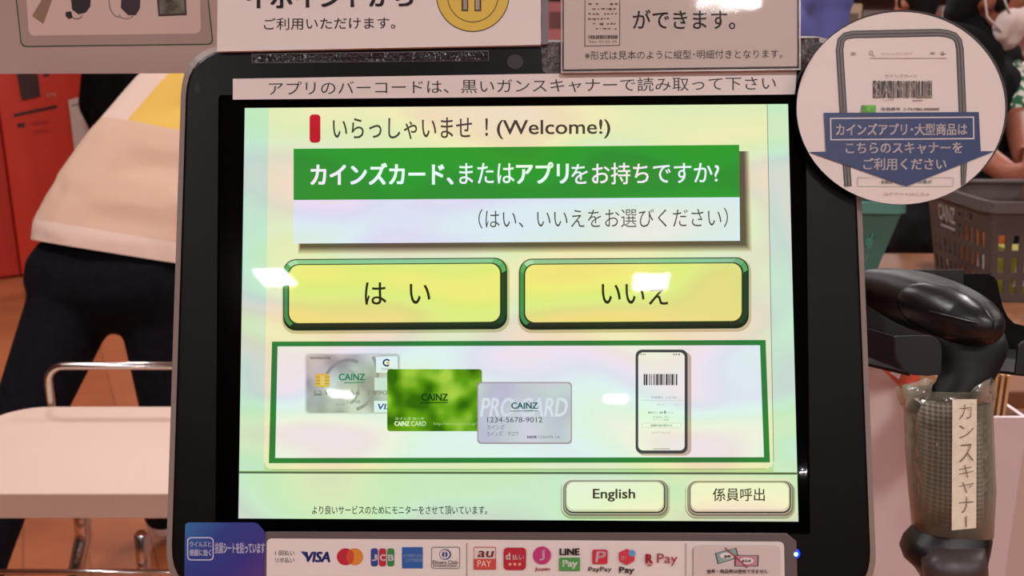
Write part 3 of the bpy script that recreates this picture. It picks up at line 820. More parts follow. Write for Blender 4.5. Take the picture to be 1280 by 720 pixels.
b = MB(); b.tube([(l0.x, ym, zb + .002), tuple(l1 + Vector((0, 0, .012))), tuple(l1), tuple(l1 + (l2 - l1) * .2), tuple(l2), tuple(ex), (ex.x, ex.y, .02)], .0125, CHROME, 18)
b.build('leg', t, smooth=True)
q0_ = ony(176, 668, yf + .02)
b = MB(); b.tube([tuple(q0_ + Vector((0, 0, .004))), tuple(q0_), tuple(ony(180, 713, yf + .02)), (q0_.x + .004, yf + .02, .02)], [.006, .0095, .0095, .0095], CHROME, 18); b.build('hook_post', t, smooth=True)
zf = ony(100, 715, yf).z
b = MB(); b.tube([(xl - .05, yf, zf), (q0_.x + .3, yf, zf)], .0042, CHROME, 16); b.tube([(xl - .05, yf, zf - .012), (q0_.x + .3, yf, zf - .012)], .0042, CHROME, 16); b.build('front_rail', t, smooth=True)
for x in (xl + .05, xr - .06):
    b = MB(); b.tube([(x, yb - .05, zb + .002), (x, yb - .05, .003)], .0125, CHROME); 
    if x > xl + .2: b.build('leg', t, smooth=True)

# ------------------------------------------------------------------ gun scanner and its black holder
HB = M('holder_black', (26, 24, 25), .45, spec=.4)
hold_root = thing('scanner_holder', 'black bent metal cradle carrying the gun scanner right of the monitor', 'holder', W(1170, 440, .60))
def plate(pts, d, thick, name, d2=None, m=HB):
    """sheet metal plate seen face on: outline at camera distance d (d2 at its right end)"""
    x0 = min(q[0] for q in pts); x1 = max(q[0] for q in pts)
    v = [W(x, y, d + ((d2 or d) - d) * (x - x0) / (x1 - x0)) for x, y in pts]
    b = MB(); b.prism(v, (CM.to_3x3() @ Vector((0, 0, -thick))), m); return b.build(name, hold_root, bevel=.0006)
plate([(1050, 338), (1207, 336.5), (1208, 430), (1050, 452)], .665, .002, 'back_plate')
plate(rrect(1206, 342, 1246, 420, 1)[:8] + [(1237, 343.5), (1243, 346), (1247, 352), (1250, 368), (1254, 384), (1260, 396), (1268, 404), (1284, 408), (1320, 410), (1320, 474), (1280, 470), (1250, 458), (1222, 440), (1206, 425)], .645, .002, 'side_plate', .60)
plate([(1050, 404), (1084, 410), (1119, 420), (1119, 447), (1126, 458), (1136, 466), (1084, 446), (1050, 432)], .59, .002, 'front_arm', .545)
plate([(1118, 421), (1121, 419.5), (1164, 419), (1172, 423), (1177, 431), (1178, 440), (1177, 468), (1160, 470), (1143, 469), (1130, 463), (1122, 452), (1119, 442)], .54, .002, 'tab')
plate([(1273, 432), (1280, 426), (1288, 424), (1330, 424), (1330, 470), (1269, 468)], .55, .002, 'tab')
b = MB(); b.prism([W(1050, 446, .60), W(1136, 466, .555), W(1160, 455, .60), W(1085, 424, .66), W(1050, 418, .66)], (0, 0, -.002), HB); b.build('floor_plate', hold_root)
b = MB(); b.prism([W(1238, 462, .565), W(1330, 472, .55), W(1330, 420, .66), W(1222, 420, .66)], (0, 0, -.002), HB); b.build('floor_plate', hold_root)
# bracket that carries the holder from the column
b = MB(); a0 = W(1060, 400, .668)
b.prism([(-.037, .70, a0.z - .03), (-.037, .70, a0.z + .03), (a0.x, a0.y, a0.z + .03), (a0.x, a0.y, a0.z - .03)], (0, .006, 0), HB); b.build('support_bracket', hold_root)

GUN = M('scanner_black', (20, 18, 19), .36, spec=.5, bump=.16, bscale=1500)
GUN2 = M('scanner_panel', (24, 21, 22), .3, spec=.55, bump=.08, bscale=1200)
gun = thing('barcode_scanner', 'black gun barcode scanner hanging head up in its holder, grip wrapped in clear plastic', 'barcode scanner', W(1180, 560, .56))
def ring3(c, u, v, n=28, p=2.0):
    out = []
    for k in range(n):
        a = 2 * math.pi * k / n; ca, sa = math.cos(a), math.sin(a)
        out.append(c + u * (abs(ca) ** (2 / p)) * (1 if ca >= 0 else -1) + v * (abs(sa) ** (2 / p)) * (1 if sa >= 0 else -1))
    return out
CX = CM.to_3x3() @ Vector((1, 0, 0)); CY = CM.to_3x3() @ Vector((0, 1, 0)); CZ = CM.to_3x3() @ Vector((0, 0, 1))
# head: nose at the far left, rounded rear at the near right
ctr = [(1068, 352, .655, 8, 8), (1076, 354, .650, 17, 15), (1092, 358, .640, 23, 21), (1115, 365, .622, 31, 28), (1140, 373, .602, 36, 34), (1165, 382, .583, 38, 37), (1190, 391, .567, 37, 37), (1212, 400, .553, 34, 35), (1230, 408, .543, 28, 29), (1243, 414, .537, 20, 20), (1251, 418, .534, 9, 9)]
rings = []
P0 = [W(c[0], c[1], c[2]) for c in ctr]
for i, c in enumerate(ctr):
    t_ = (P0[min(i + 1, len(P0) - 1)] - P0[max(i - 1, 0)]).normalized()
    u = (CY - t_ * CY.dot(t_)).normalized(); v = t_.cross(u).normalized()
    k = c[2] / F
    rings.append(ring3(P0[i], u * c[3] * k, v * c[4] * k, 28, 2.3))
b = MB(); b.loft(rings, GUN); head = b.build('head', gun, smooth=True, sub=1)
# rear cover: an oval cap raised slightly over the head, with a crease across it
sub_of(head, gun)
def head_at(si, th, off):
    i = max(0, min(len(ctr) - 2, int(si))); f_ = si - i
    c = [ctr[i][k] * (1 - f_) + ctr[i + 1][k] * f_ for k in range(5)]
    t_ = (P0[min(i + 2, len(P0) - 1)] - P0[max(i - 1, 0)]).normalized()
    u = (CY - t_ * CY.dot(t_)).normalized(); v = t_.cross(u).normalized(); k = c[2] / F
    return W(c[0], c[1], c[2]) + u * (c[3] * k + off) * math.cos(th) + v * (c[4] * k + off) * math.sin(th)
rings = []
for rho, h in ((1.03, -.002), (1.0, -.0002), (.97, .0008), (.9, .0014), (.7, .0020), (.45, .0023), (.2, .0025), (.03, .0025)):
    rings.append([head_at(7.05 + 2.65 * rho * math.cos(a), math.radians(80) + math.radians(64) * rho * math.sin(a), h) for a in [2 * math.pi * k / 36 for k in range(36)]])
b = MB(); b.loft(rings, GUN2, caps=True); cover = b.build('rear_cover', gun, smooth=True)
b = MB(); b.tube([head_at(6.2 + .35 * k, math.radians(84 - 1.5 * k), .0027) for k in range(8)], [.0003, .0007, .0008, .0008, .0008, .0008, .0007, .0003], GUN2); b.build('cover_crease', gun, smooth=True)
# neck and grip
def vring(px, py, d, rx, rz, tilt=0.0, n=28, p=2.4):
    k = d / F
    return ring3(W(px, py, d), (CX * math.cos(tilt) + CY * math.sin(tilt)) * rx * k, CZ * rz * k, n, p)
b = MB()
b.loft([vring(1208, 416, .565, 44, 28), vring(1213, 432, .563, 43, 30), vring(1213, 446, .562, 40, 30), vring(1212, 462, .560, 33, 28), vring(1205, 478, .558, 31, 28), vring(1197, 492, .557, 36, 29), vring(1192, 520, .556, 42, 31)], M('scanner_neck', (14, 13, 14), .55, spec=.3)); b.build('neck', gun, smooth=True)
WEAVE = bpy.data.materials.new('knurled_grip'); WEAVE.use_nodes = True; nt = WEAVE.node_tree; pb = nt.nodes['Principled BSDF']; pb.inputs['Roughness'].default_value = .5
tc = nt.nodes.new('ShaderNodeTexCoord'); mp = nt.nodes.new('ShaderNodeMapping'); mp.inputs['Rotation'].default_value = (0, math.radians(45), 0); ck = nt.nodes.new('ShaderNodeTexChecker'); ck.inputs['Scale'].default_value = 520; mp.inputs['Scale'].default_value = (1, 0, 1)
ck.inputs[1].default_value = lin((176, 170, 172)); ck.inputs[2].default_value = lin((86, 86, 94))
nt.links.new(tc.outputs['Object'], mp.inputs[0]); nt.links.new(mp.outputs[0], ck.inputs[0]); nt.links.new(ck.outputs[0], pb.inputs['Base Color'])
b = MB()
b.loft([vring(1180, 500, .556, 40, 31), vring(1186, 560, .556, 44, 33), vring(1190, 610, .556, 44, 33), vring(1193, 655, .556, 42, 32)], WEAVE); b.build('grip', gun, smooth=True)
DG_ = M('scanner_grey', (66, 58, 56), .4, bump=.1, bscale=1500)
b = MB()
b.loft([vring(1193, 648, .556, 38, 32), vring(1190, 658, .556, 44, 36), vring(1184, 672, .555, 50, 42), vring(1180, 686, .554, 51, 44), vring(1181, 700, .554, 47, 42), vring(1188, 712, .555, 41, 38), vring(1192, 726, .556, 36, 34), vring(1196, 760, .558, 30, 28), vring(1198, 790, .560, 22, 20)], GUN)
butt = b.build('grip_end', gun, smooth=True); butt['label'] = 'black flared end of the grip'
b = MB()
b.loft([vring(1200, 684, .5375, 30, 14), vring(1192, 700, .535, 38, 26), vring(1192, 714, .536, 37, 28), vring(1193, 730, .538, 33, 26), vring(1198, 790, .545, 24, 16)], DG_); s = b.build('grip_end_cover', gun, smooth=True); s['label'] = 'grey lower cover on the grip end'
# clear plastic wrap with a handwritten tape label
WRAP = bpy.data.materials.new('clear_wrap'); WRAP.use_nodes = True; nt = WRAP.node_tree; nt.nodes.clear()
o = nt.nodes.new('ShaderNodeOutputMaterial'); tr = nt.nodes.new('ShaderNodeBsdfTransparent'); tr.inputs[0].default_value = lin((250, 248, 240)); df = nt.nodes.new('ShaderNodeBsdfDiffuse'); df.inputs[0].default_value = lin((196, 190, 168)); gl = nt.nodes.new('ShaderNodeBsdfGlossy'); gl.inputs['Roughness'].default_value = .12
m1 = nt.nodes.new('ShaderNodeMixShader'); m2 = nt.nodes.new('ShaderNodeMixShader'); lw = nt.nodes.new('ShaderNodeLayerWeight'); lw.inputs[0].default_value = .32
mr = nt.nodes.new('ShaderNodeMapRange'); mr.inputs['To Min'].default_value = .10; mr.inputs['To Max'].default_value = .85
fr = nt.nodes.new('ShaderNodeFresnel'); fr.inputs[0].default_value = 1.45
tc = nt.nodes.new('ShaderNodeTexCoord'); n = nt.nodes.new('ShaderNodeTexNoise'); n.inputs['Scale'].default_value = 150; bp = nt.nodes.new('ShaderNodeBump'); bp.inputs['Strength'].default_value = .7; bp.inputs['Distance'].default_value = .0015
nt.links.new(tc.outputs['Object'], n.inputs['Vector']); nt.links.new(n.outputs['Fac'], bp.inputs['Height']); nt.links.new(bp.outputs[0], gl.inputs['Normal'])
nt.links.new(lw.outputs['Facing'], mr.inputs['Value']); nt.links.new(mr.outputs[0], m1.inputs[0]); nt.links.new(tr.outputs[0], m1.inputs[1]); nt.links.new(df.outputs[0], m1.inputs[2])
nt.links.new(fr.outputs[0], m2.inputs[0]); nt.links.new(m1.outputs[0], m2.inputs[1]); nt.links.new(gl.outputs[0], m2.inputs[2]); nt.links.new(m2.outputs[0], o.inputs[0])
b = MB()
b.loft([vring(1183, 486, .555, 49, 38, p=2.6), vring(1184, 500, .555, 50, 38, p=2.6), vring(1186, 560, .555, 50, 38, p=2.6), vring(1189, 610, .555, 49, 38, p=2.6), vring(1190, 664, .555, 45, 37, tilt=-.06, p=2.6)], WRAP, caps=False)
wrap = b.build('clear_wrap', gun, smooth=True, solid=.0005); sub_of(wrap, gun)
for q in ([(1119, 484, .545), (1130, 481, .535), (1147, 477, .525), (1158, 472, .522), (1166, 476, .521), (1164, 492, .519), (1152, 506, .5185), (1146, 518, .518), (1134, 516, .525), (1126, 506, .54)],
          [(1212, 492, .52), (1219, 484, .522), (1232, 476, .53), (1240, 472, .54), (1245, 484, .545), (1247, 495, .545), (1240, 503, .54), (1226, 504, .53), (1214, 506, .522)]):
    b = MB(); c = W(sum(a[0] for a in q) / len(q), sum(a[1] for a in q) / len(q), sum(a[2] for a in q) / len(q) - .004)
    v = [W(*a) for a in q]
    b.add(v + [c], [[i, (i + 1) % len(v), len(v)] for i in range(len(v))], WRAP); b.build('torn_flap', wrap, smooth=True, solid=.0006)
LB = M('tape_label', (236, 228, 204), .4, noise=.03, nscale=300)
def wrapd(px, py):  # just in front of the wrap
    return .5185 + .0000022 * (px - 1190) ** 2 - .0012
LABC = [(1191, 499, 1222, 499), (1192, 560, 1222, 560), (1190, 610, 1221, 610), (1191, 664, 1219, 659)]
b = MB(); rows = 12
vs = []
for i in range(rows + 1):
    t_ = i / rows; y = 499 + 164 * t_
    for k in range(5):
        x = 1190.5 + 30.5 * k / 4 - .8 * t_; vs.append(W(x, y - 3 * t_ * k / 4, wrapd(x, y)))
b.add(vs, [[i * 5 + k, i * 5 + k + 1, i * 5 + k + 6, i * 5 + k + 5] for i in range(rows) for k in range(4)], LB)
PEN = M('pencil', (112, 96, 82), .6)
for ch, y0, y1 in (('ガ', 505, 524), ('ン', 532, 548), ('ス', 556, 578), ('キ', 582, 598), ('ャ', 603, 617), ('ナ', 622, 642), ('｜', 646, 660)):
    v, f = glyphs(ch, -.018)
    x0, x1 = (1199, 1217) if ch != '｜' else (1207, 1208.4)
    b.add([W(x0 + a * (x1 - x0), y1 - c * (y1 - y0) - 1.6 * a, wrapd(1200, 560) - .0006) for a, c in v], f, PEN)
s = b.build('tape_label', wrap, fix=False); s['label'] = 'beige tape label with handwritten letters down the grip'

# ------------------------------------------------------------------ white bin with paper bags behind the scanner
WBIN = M('bin_white', (222, 206, 206), .5)
yb0 = .70
def bx(px, py, y=yb0): return ony(px, py, y)
tl = bx(1230, 522); tr_ = bx(1284, 522)
t = thing('paper_bag_bin', 'tall white bin holding brown paper bags, behind the gun scanner', 'bin', (tl.x - .02, yb0 + .1, 0))
ztop = tl.z; xR = tr_.x + .001; xL = bx(1062, 500).x; zL = bx(1085, 446).z; xM = bx(1146, 503).x; xN = bx(1168, 522).x
b = MB(); b.prism([(xL, yb0, .004), (xR, yb0, .004), (xR, yb0, ztop), (xN, yb0, ztop), (xM, yb0, bx(1146, 505).z), (bx(1087, 446).x, yb0, zL), (xL, yb0, zL + .01)], (0, .004, 0), WBIN); b.build('front_panel', t)
b = MB(); b.box((xR - .004, yb0 + .004, .004), (xR, yb0 + .20, ztop), WBIN); b.build('side_panel', t)
b = MB(); b.box((xL, yb0 + .004, .004), (xL + .004, yb0 + .20, ztop), WBIN); b.build('side_panel', t)
b = MB(); b.box((xL + .004, yb0 + .196, .004), (xR - .004, yb0 + .20, ztop - .02), WBIN); b.build('back_panel', t)
b = MB(); b.box((xL + .004, yb0 + .004, ztop - .26), (xR - .004, yb0 + .196, ztop - .255), WBIN); b.build('shelf', t)
KRAFT = [M('kraft_%s' % n_, c_, .8, noise=.06, nscale=60) for n_, c_ in (('light', (206, 164, 116)), ('mid', (180, 132, 88)), ('dark', (140, 98, 64)))]
bag0 = None; zs = ztop - .254
rnd = random.Random(5)
nb = 12
for k in range(nb):
    if bag0 is None:
        b = MB(); b.box((-.0013, -.085, 0), (.0013, .085, .285), KRAFT[0])
        b.add([(-.0013, -.085, .285), (.0013, -.085, .285), (.0013, .085, .285), (-.0013, .085, .285)], [[0, 1, 2, 3]], KRAFT[0])
        o_ = b.build('paper_bag', matrix=Matrix()); bag0 = o_
        tag(o_, 'flat brown paper bag standing on edge in the white bin', 'paper bag', 'brown paper bags in the white bin')
    else:
        o_ = bag0.copy(); COL.objects.link(o_)
    o_.location = (xR - .012 - .0052 * k, yb0 + .10, zs); o_.rotation_euler = (0, 0, 0)
    o_.scale = (1, 1, 1 + rnd.uniform(-.012, .012))
# leaflet in the bin
b = MB(); LF = M('leaflet_red', (196, 84, 60), .5, noise=.3, nscale=60)
q = [bx(1098, 450, yb0 + .012), bx(1150, 452, yb0 + .012), bx(1150, 540, yb0 + .012), bx(1098, 540, yb0 + .012)]
b.prism([q[3], q[2], (q[2].x, yb0 + .012, zs), (q[3].x, yb0 + .012, zs)], (0, .0015, 0), PAPER)
b.prism(q, (0, .0015, 0), LF); 
b.poly([bx(1118, 456, yb0 + .0117), bx(1130, 456, yb0 + .0117), bx(1124, 474, yb0 + .0117), bx(1112, 466, yb0 + .0117)], PAPER)
s = b.build('leaflet'); tag(s, 'red and white leaflet tucked in the left of the white bin', 'leaflet')

# ------------------------------------------------------------------ serving counter with baskets at the right
WOODC = M('counter_wood', (128, 82, 52), .5, noise=.08, nscale=9)
zc = .83
t = thing('counter', 'wooden-topped checkout counter under the shopping baskets', 'counter', (1.4, 1.75, 0))
b = MB(); b.box((.42, 1.25, zc - .03), (3.4, 2.26, zc), WOODC); b.build('countertop', t, bevel=.004)
b = MB(); b.box((.46, 1.30, 0.002), (3.36, 2.22, zc - .03), M('counter_panel', (216, 198, 188), .5)); b.build('cabinet', t)
GB = M('basket_charcoal', (84, 74, 70), .45); TB = M('basket_teal', (74, 122, 110), .45)
def basket(name, label, m, corners, z0, z1, taper, word=None):
    """corners: rim corners in order (near, right, far-right, far-left)"""
    c = sum((Vector(q) for q in corners), Vector()) / 4
    t = thing(name, label, 'shopping basket', (c.x, c.y, z0))
    top = [Vector((q[0], q[1], z1)) for q in corners]; bot = [Vector((c.x + (q[0] - c.x) * taper, c.y + (q[1] - c.y) * taper, z0 + .002)) for q in corners]
    b = MB()
    for i in range(4):
        A, B, C, D = bot[i], bot[(i + 1) % 4], top[(i + 1) % 4], top[i]
        nx = max(8, int((B - A).length / .012)); ny = 13
        for a in range(nx):
            for k in range(ny):
                if a % 2 == 1 and 0 < a < nx - 1 and (k in (1, 2, 4, 5, 7, 8) or (k in (10,) and (a // 8) % 2)): continue
                def pt(s_, t2): return A.lerp(B, s_).lerp(D.lerp(C, s_), t2)
                b.poly([pt(a / nx, k / ny), pt((a + 1) / nx, k / ny), pt((a + 1) / nx, (k + 1) / ny), pt(a / nx, (k + 1) / ny)], m)
    b.poly(bot, m)
    bo = b.build('body', t, solid=.003)
    b = MB(); rim = []
    for i in range(4):
        p0, p1, p2 = top[i - 1], top[i], top[(i + 1) % 4]
        for k in range(5):
            u = k / 4; s_ = p1 + (p0 - p1).normalized() * .035; e_ = p1 + (p2 - p1).normalized() * .035
            rim.append(s_.lerp(p1, u).lerp(p1.lerp(e_, u), u))
    n_ = len(rim); rr = []
    for i, q in enumerate(rim):
        out_ = (q - Vector((c.x, c.y, z1))).normalized()
        rr.append([q + out_ * .012 + Vector((0, 0, .006)), q + out_ * .014 + Vector((0, 0, -.016)), q - out_ * .002 + Vector((0, 0, -.014)), q - out_ * .003 + Vector((0, 0, .006))])
    b.loft(rr + [rr[0]], m, caps=False); b.build('rim', t)
    # two folded handles lying along the long sides
    for i in (0, 2):
        A, B = top[i], top[(i + 1) % 4]; cen = Vector((c.x, c.y, z1)); ins = (cen - (A + B) / 2).normalized() * .03
        b = MB(); b.tube([A.lerp(B, .15) + Vector((0, 0, .004)), A.lerp(B, .2) + ins + Vector((0, 0, .012)), A.lerp(B, .8) + ins + Vector((0, 0, .012)), A.lerp(B, .85) + Vector((0, 0, .004))], .006, m); b.build('handle', t, smooth=True)
    if word:
        i, s0, s1, t0, t1, mm = word
        A, B, C, D = bot[i], bot[(i + 1) % 4], top[(i + 1) % 4], top[i]
        nrm = ((A + B) / 2 - Vector((c.x, c.y, z0))); nrm.z = 0; nrm.normalize()
        def pt(s_, t2): return A.lerp(B, s_).lerp(D.lerp(C, s_), t2) + nrm * .003
        b = MB(); v, f = glyphs('CAINZ', .02)
        b.add([pt(s0 + a * (s1 - s0), t0 + h * (t1 - t0)) for a, h in v], f, mm)
        b.poly([pt(s0 + .03, t0 - .07), pt(s1, t0 - .07), pt(s1, t0 - .045), pt(s0 + .03, t0 - .045)], mm)
        s = b.build('lettering', t, fix=False); s['label'] = 'pale grey maker lettering'
    return t
nr = onz(1240, 256, 1.035); far = onz(1160, 231, 1.035)
dn = Vector((far.x - nr.x, far.y - nr.y, 0)); perp = Vector((dn.y, -dn.x, 0)).normalized()
if perp.x < 0: perp = -perp
wb = perp * .46
basket('shopping_basket', 'charcoal shopping basket with pale lettering on the counter in front of the employee', GB, [nr, nr + wb, far + wb, far], zc, 1.035, .86, word=(3, .18, .46, .66, .84, M('letter_grey', (206, 198, 192), .5)))
tr2 = onz(1130, 257, 1.03)
basket('shopping_basket', 'teal shopping basket half hidden behind the monitor edge', TB, [tr2 + Vector((-.36, .04, 0)), tr2, tr2 + Vector((.02, .26, 0)), tr2 + Vector((-.34, .30, 0))], zc, 1.03, .74)
# goods in the charcoal basket
c = (nr + far) / 2 + wb / 2
GOODS = [('boxed_item', 'orange boxed item inside the charcoal basket', (206, 110, 50), (.08, .12), -.13, .06), ('boxed_item', 'yellow-green boxed item inside the charcoal basket', (170, 164, 60), (.08, .10), -.12, -.08), ('boxed_item', 'red boxed item inside the charcoal basket', (170, 60, 44), (.09, .14), .02, .0)]
for nm, lb, colr, hw, ox, oy in GOODS:
    gp = c + wb.normalized() * ox + dn.normalized() * oy; t = thing(nm, lb, 'goods', (gp.x, gp.y, zc + .006)); ox = gp.x - c.x; oy = gp.y - c.y
    b = MB(); b.box((c.x + ox - hw[0] / 2, c.y + oy - .035, zc + .006), (c.x + ox + hw[0] / 2, c.y + oy + .035, zc + .006 + hw[1]), M('goods_%d' % colr[0], colr, .4)); b.build('carton', t, bevel=.004)
    b = MB(); b.box((c.x + ox - hw[0] / 2 + .01, c.y + oy - .0365, zc + .03), (c.x + ox + hw[0] / 2 - .01, c.y + oy - .035, zc + .07), PAPER); b.build('label_panel', t)

# ------------------------------------------------------------------ red machine at the back left
RED = M('machine_red', (196, 50, 28), .45); RED2 = M('machine_red_dark', (178, 40, 24), .5)
base = onz(48, 345, 0); yaw = math.radians(-38)
fx = Vector((math.cos(yaw), -math.sin(yaw), 0)); 
fx = Vector((.78, .62, 0)).normalized(); bk = Vector((-fx.y, fx.x, 0))
O = onz(28, 347, 0)
t = thing('ticket_machine', 'tall red service machine with a dark display at the back left', 'machine', tuple(O))
wR = .84; H_ = 1.75
def mp3(u, d, z): return O + fx * u + bk * d + Vector((0, 0, z))
b = MB(); b.prism([mp3(0, 0, .01), mp3(wR, 0, .01), mp3(wR, .5, .01), mp3(0, .5, .01)], (0, 0, H_), RED); cab = b.build('cabinet', t, bevel=.01)
b = MB(); b.prism([mp3(-.55, .03, .01), mp3(-.001, .03, .01), mp3(-.001, .5, .01), mp3(-.55, .5, .01)], (0, 0, H_ - .02), RED2); b.build('side_cabinet', t, bevel=.01)
def face_px(pts, out, m, name):
    nrm = bk
    v = []
    for x, y in pts:
        r_ = ray(x, y); o_ = Vector((0, 0, CAM_Z)); tt = (O - bk * .0 - o_).dot(nrm) / r_.dot(nrm); v.append(o_ + r_ * tt)
    b = MB(); b.prism([q + bk * .004 for q in v], -bk * (.004 + out), m); return b.build(name, t)
MD_ = M('machine_dark', (58, 40, 40), .3)
face_px([(20, 88), (46, 86), (50, 120), (27, 125)], .012, MD_, 'display')
face_px([(17, 142.5), (71, 131), (71, 134.5), (17, 146)], .006, MD_, 'slot')
s_ = face_px([(22, 154), (31, 153.5), (31, 159), (22, 159.5)], .004, MD_, 'button_plate')
face_px([(54, 90), (61, 89), (61, 95), (54, 96)], .004, MD_, 'button_plate')
pl = Matrix.Identity(4)
pp_ = Print(Plane(Matrix((( -fx.x, bk.x * -1, 0, O.x), (-fx.y, -bk.y, 0, O.y), (0, 0, 1, 0), (0, 0, 0, 1)))), 0)
class FaceP:
    def L(self, x, y, z=0):
        r_ = ray(x, y); o_ = Vector((0, 0, CAM_Z)); tt = (O - o_).dot(bk) / r_.dot(bk); return tuple(o_ + r_ * tt - bk * (.003 + z))
p = Print(FaceP(), 0)
p.text('ATM', 57, 117, 70, 122, M('machine_letter', (236, 170, 150), .5), .02, dy=-1)
p.build('lettering', t)
p = Print(FaceP(), 0); p.text('お客様ご案内', 40, 152, 60, 157, ink(120, 30, 22), 0, dy=-2); p.build('printed_note', t)
p = Print(FaceP(), 0); p.text('ご利用方法', 40, 163, 60, 168, ink(120, 30, 22), 0, dy=-2); p.build('printed_note', t)
# paper notice on the machine side
p = Print(FaceP(), .004)
t2 = [(85, 125), (110, 119), (110, 205), (95, 205)]
p.poly(t2, ink(206, 184, 172)); p.up(); p.poly([(89, 131), (108, 127), (108, 129), (89, 133)], ink(110, 92, 88)); 
s = p.build('paper_notice', t); s['label'] = 'white paper notice on the red front'
# white bag on the floor
b = MB(); c0 = onz(1, 356, 0); rings = []
for h, r_ in ((0.004, .05), (.02, .075), (.06, .085), (.1, .07), (.13, .035), (.16, .05)):
    rings.append([(c0.x + r_ * (1 + .15 * math.sin(3 * a + h * 30)) * math.cos(a), c0.y - .2 + r_ * (1 + .12 * math.cos(4 * a)) * math.sin(a), h) for a in [2 * math.pi * k / 20 for k in range(20)]])
b.loft(rings, M('bag_white', (226, 206, 200), .6)); tag(b.build('plastic_bag', smooth=True), 'small white plastic bag on the floor by the red machine', 'bag')

# ------------------------------------------------------------------ people
def blob(segs, name, mats, parent, voxel=.011, smooth=8, pick=None, trims=(), seams=()):
    """one continuous surface from tapered limbs: segs = (p0, p1, r0, r1)"""
    bm = bmesh.new()
    for p0, p1, r0, r1 in segs:
        p0 = Vector(p0); p1 = Vector(p1); L_ = (p1 - p0).length
        for q, r_ in ((p0, r0), (p1, r1)):
            bmesh.ops.create_icosphere(bm, subdivisions=2, radius=r_, matrix=Matrix.Translation(q))
        if L_ > 1e-4:
            rot = Vector((0, 0, 1)).rotation_difference((p1 - p0).normalized()).to_matrix().to_4x4()
            bmesh.ops.create_cone(bm, cap_ends=True, segments=16, radius1=r0, radius2=r1, depth=L_, matrix=Matrix.Translation((p0 + p1) / 2) @ rot)
    me = bpy.data.meshes.new('tmp'); bm.to_mesh(me); bm.free()
    o = bpy.data.objects.new('tmp', me); COL.objects.link(o)
    m = o.modifiers.new('r', 'REMESH'); m.mode = 'VOXEL'; m.voxel_size = voxel; m.use_smooth_shade = True
    m = o.modifiers.new('s', 'SMOOTH'); m.iterations = smooth; m.factor = .5
    dg = bpy.context.evaluated_depsgraph_get(); dg.update()
    new = bpy.data.meshes.new_from_object(o.evaluated_get(dg)); COL.objects.unlink(o); bpy.data.objects.remove(o)
    if trims or seams:
        bm = bmesh.new(); bm.from_mesh(new)
        for co, no in seams:
            bmesh.ops.bisect_plane(bm, geom=bm.verts[:] + bm.edges[:] + bm.faces[:], plane_co=co, plane_no=no)
        for co, no in trims:
            bmesh.ops.bisect_plane(bm, geom=bm.verts[:] + bm.edges[:] + bm.faces[:], plane_co=co, plane_no=no, clear_outer=True)
        bm.to_mesh(new); bm.free()
    new.name = name; new.materials.clear()
    for mt in mats: new.materials.append(mt)
    if pick:
        new.polygons.foreach_set('material_index', [pick(q.center) for q in new.polygons])
    inv = ROOTM[parent.name].inverted(); new.transform(inv)
    new.polygons.foreach_set('use_smooth', [True] * len(new.polygons))
    r = bpy.data.objects.new(name, new); COL.objects.link(r); r.parent = parent
    return r
def head_segs(c, f, up):
    """head centred at c facing f"""
    f = Vector(f).normalized(); up = Vector(up).normalized(); s = f.cross(up).normalized(); c = Vector(c)
    def at(a, b_, d): return c + f * a + s * b_ + up * d
    out = [(at(-.012, 0, .03), at(-.012, 0, .03), .092, .092), (at(.02, 0, .025), at(.025, 0, -.03), .074, .066), (at(.03, 0, -.03), at(.055, 0, -.088), .056, .036),
           (at(.088, 0, .012), at(.112, 0, -.024), .010, .015), (at(.088, -.012, -.06), at(.088, .012, -.06), .011, .011), (at(.088, -.01, -.048), at(.088, .01, -.048), .009, .009)]
    for k in (-1, 1):
        out += [(at(-.008, k * .076, .012), at(-.012, k * .08, -.02), .016, .012), (at(.078, k * .018, .024), at(.066, k * .05, .02), .013, .012)]
    eyes = [at(.077, k * .031, .004) for k in (-1, 1)]
    return out, eyes
def hand_segs(w, d, side, r=1.0):
    """palm and five fingers from wrist w along d; side = direction of the thumb"""
    d = Vector(d).normalized(); side = Vector(side); side = (side - d * side.dot(d)).normalized(); n_ = d.cross(side)
    w = Vector(w); out = []
    for k in range(4):
        out.append((w + d * .01 + side * (.02 - .013 * k), w + d * .085 + side * (.030 - .02 * k), .016, .013))
    for k, L_ in enumerate((.068, .076, .070, .054)):
        a = w + d * .088 + side * (.031 - .0205 * k); e = a + d * L_ * .5 + n_ * .010; e2 = e + d * L_ * .38 + n_ * .022
        out += [(a, e, .0088, .008), (e, e2, .008, .0066)]
    a = w + d * .03 + side * .03; e = a + d * .032 + side * .024 + n_ * .01; e2 = e + d * .03 + side * .004 + n_ * .008
    out += [(a, e, .012, .0095), (e, e2, .0095, .0075)]
    return out
SKIN = M('skin', (186, 122, 96), .5); HAIR = M('hair_black', (12, 9, 9), .6, spec=.25); EYE = M('eye_dark', (30, 22, 20), .2)
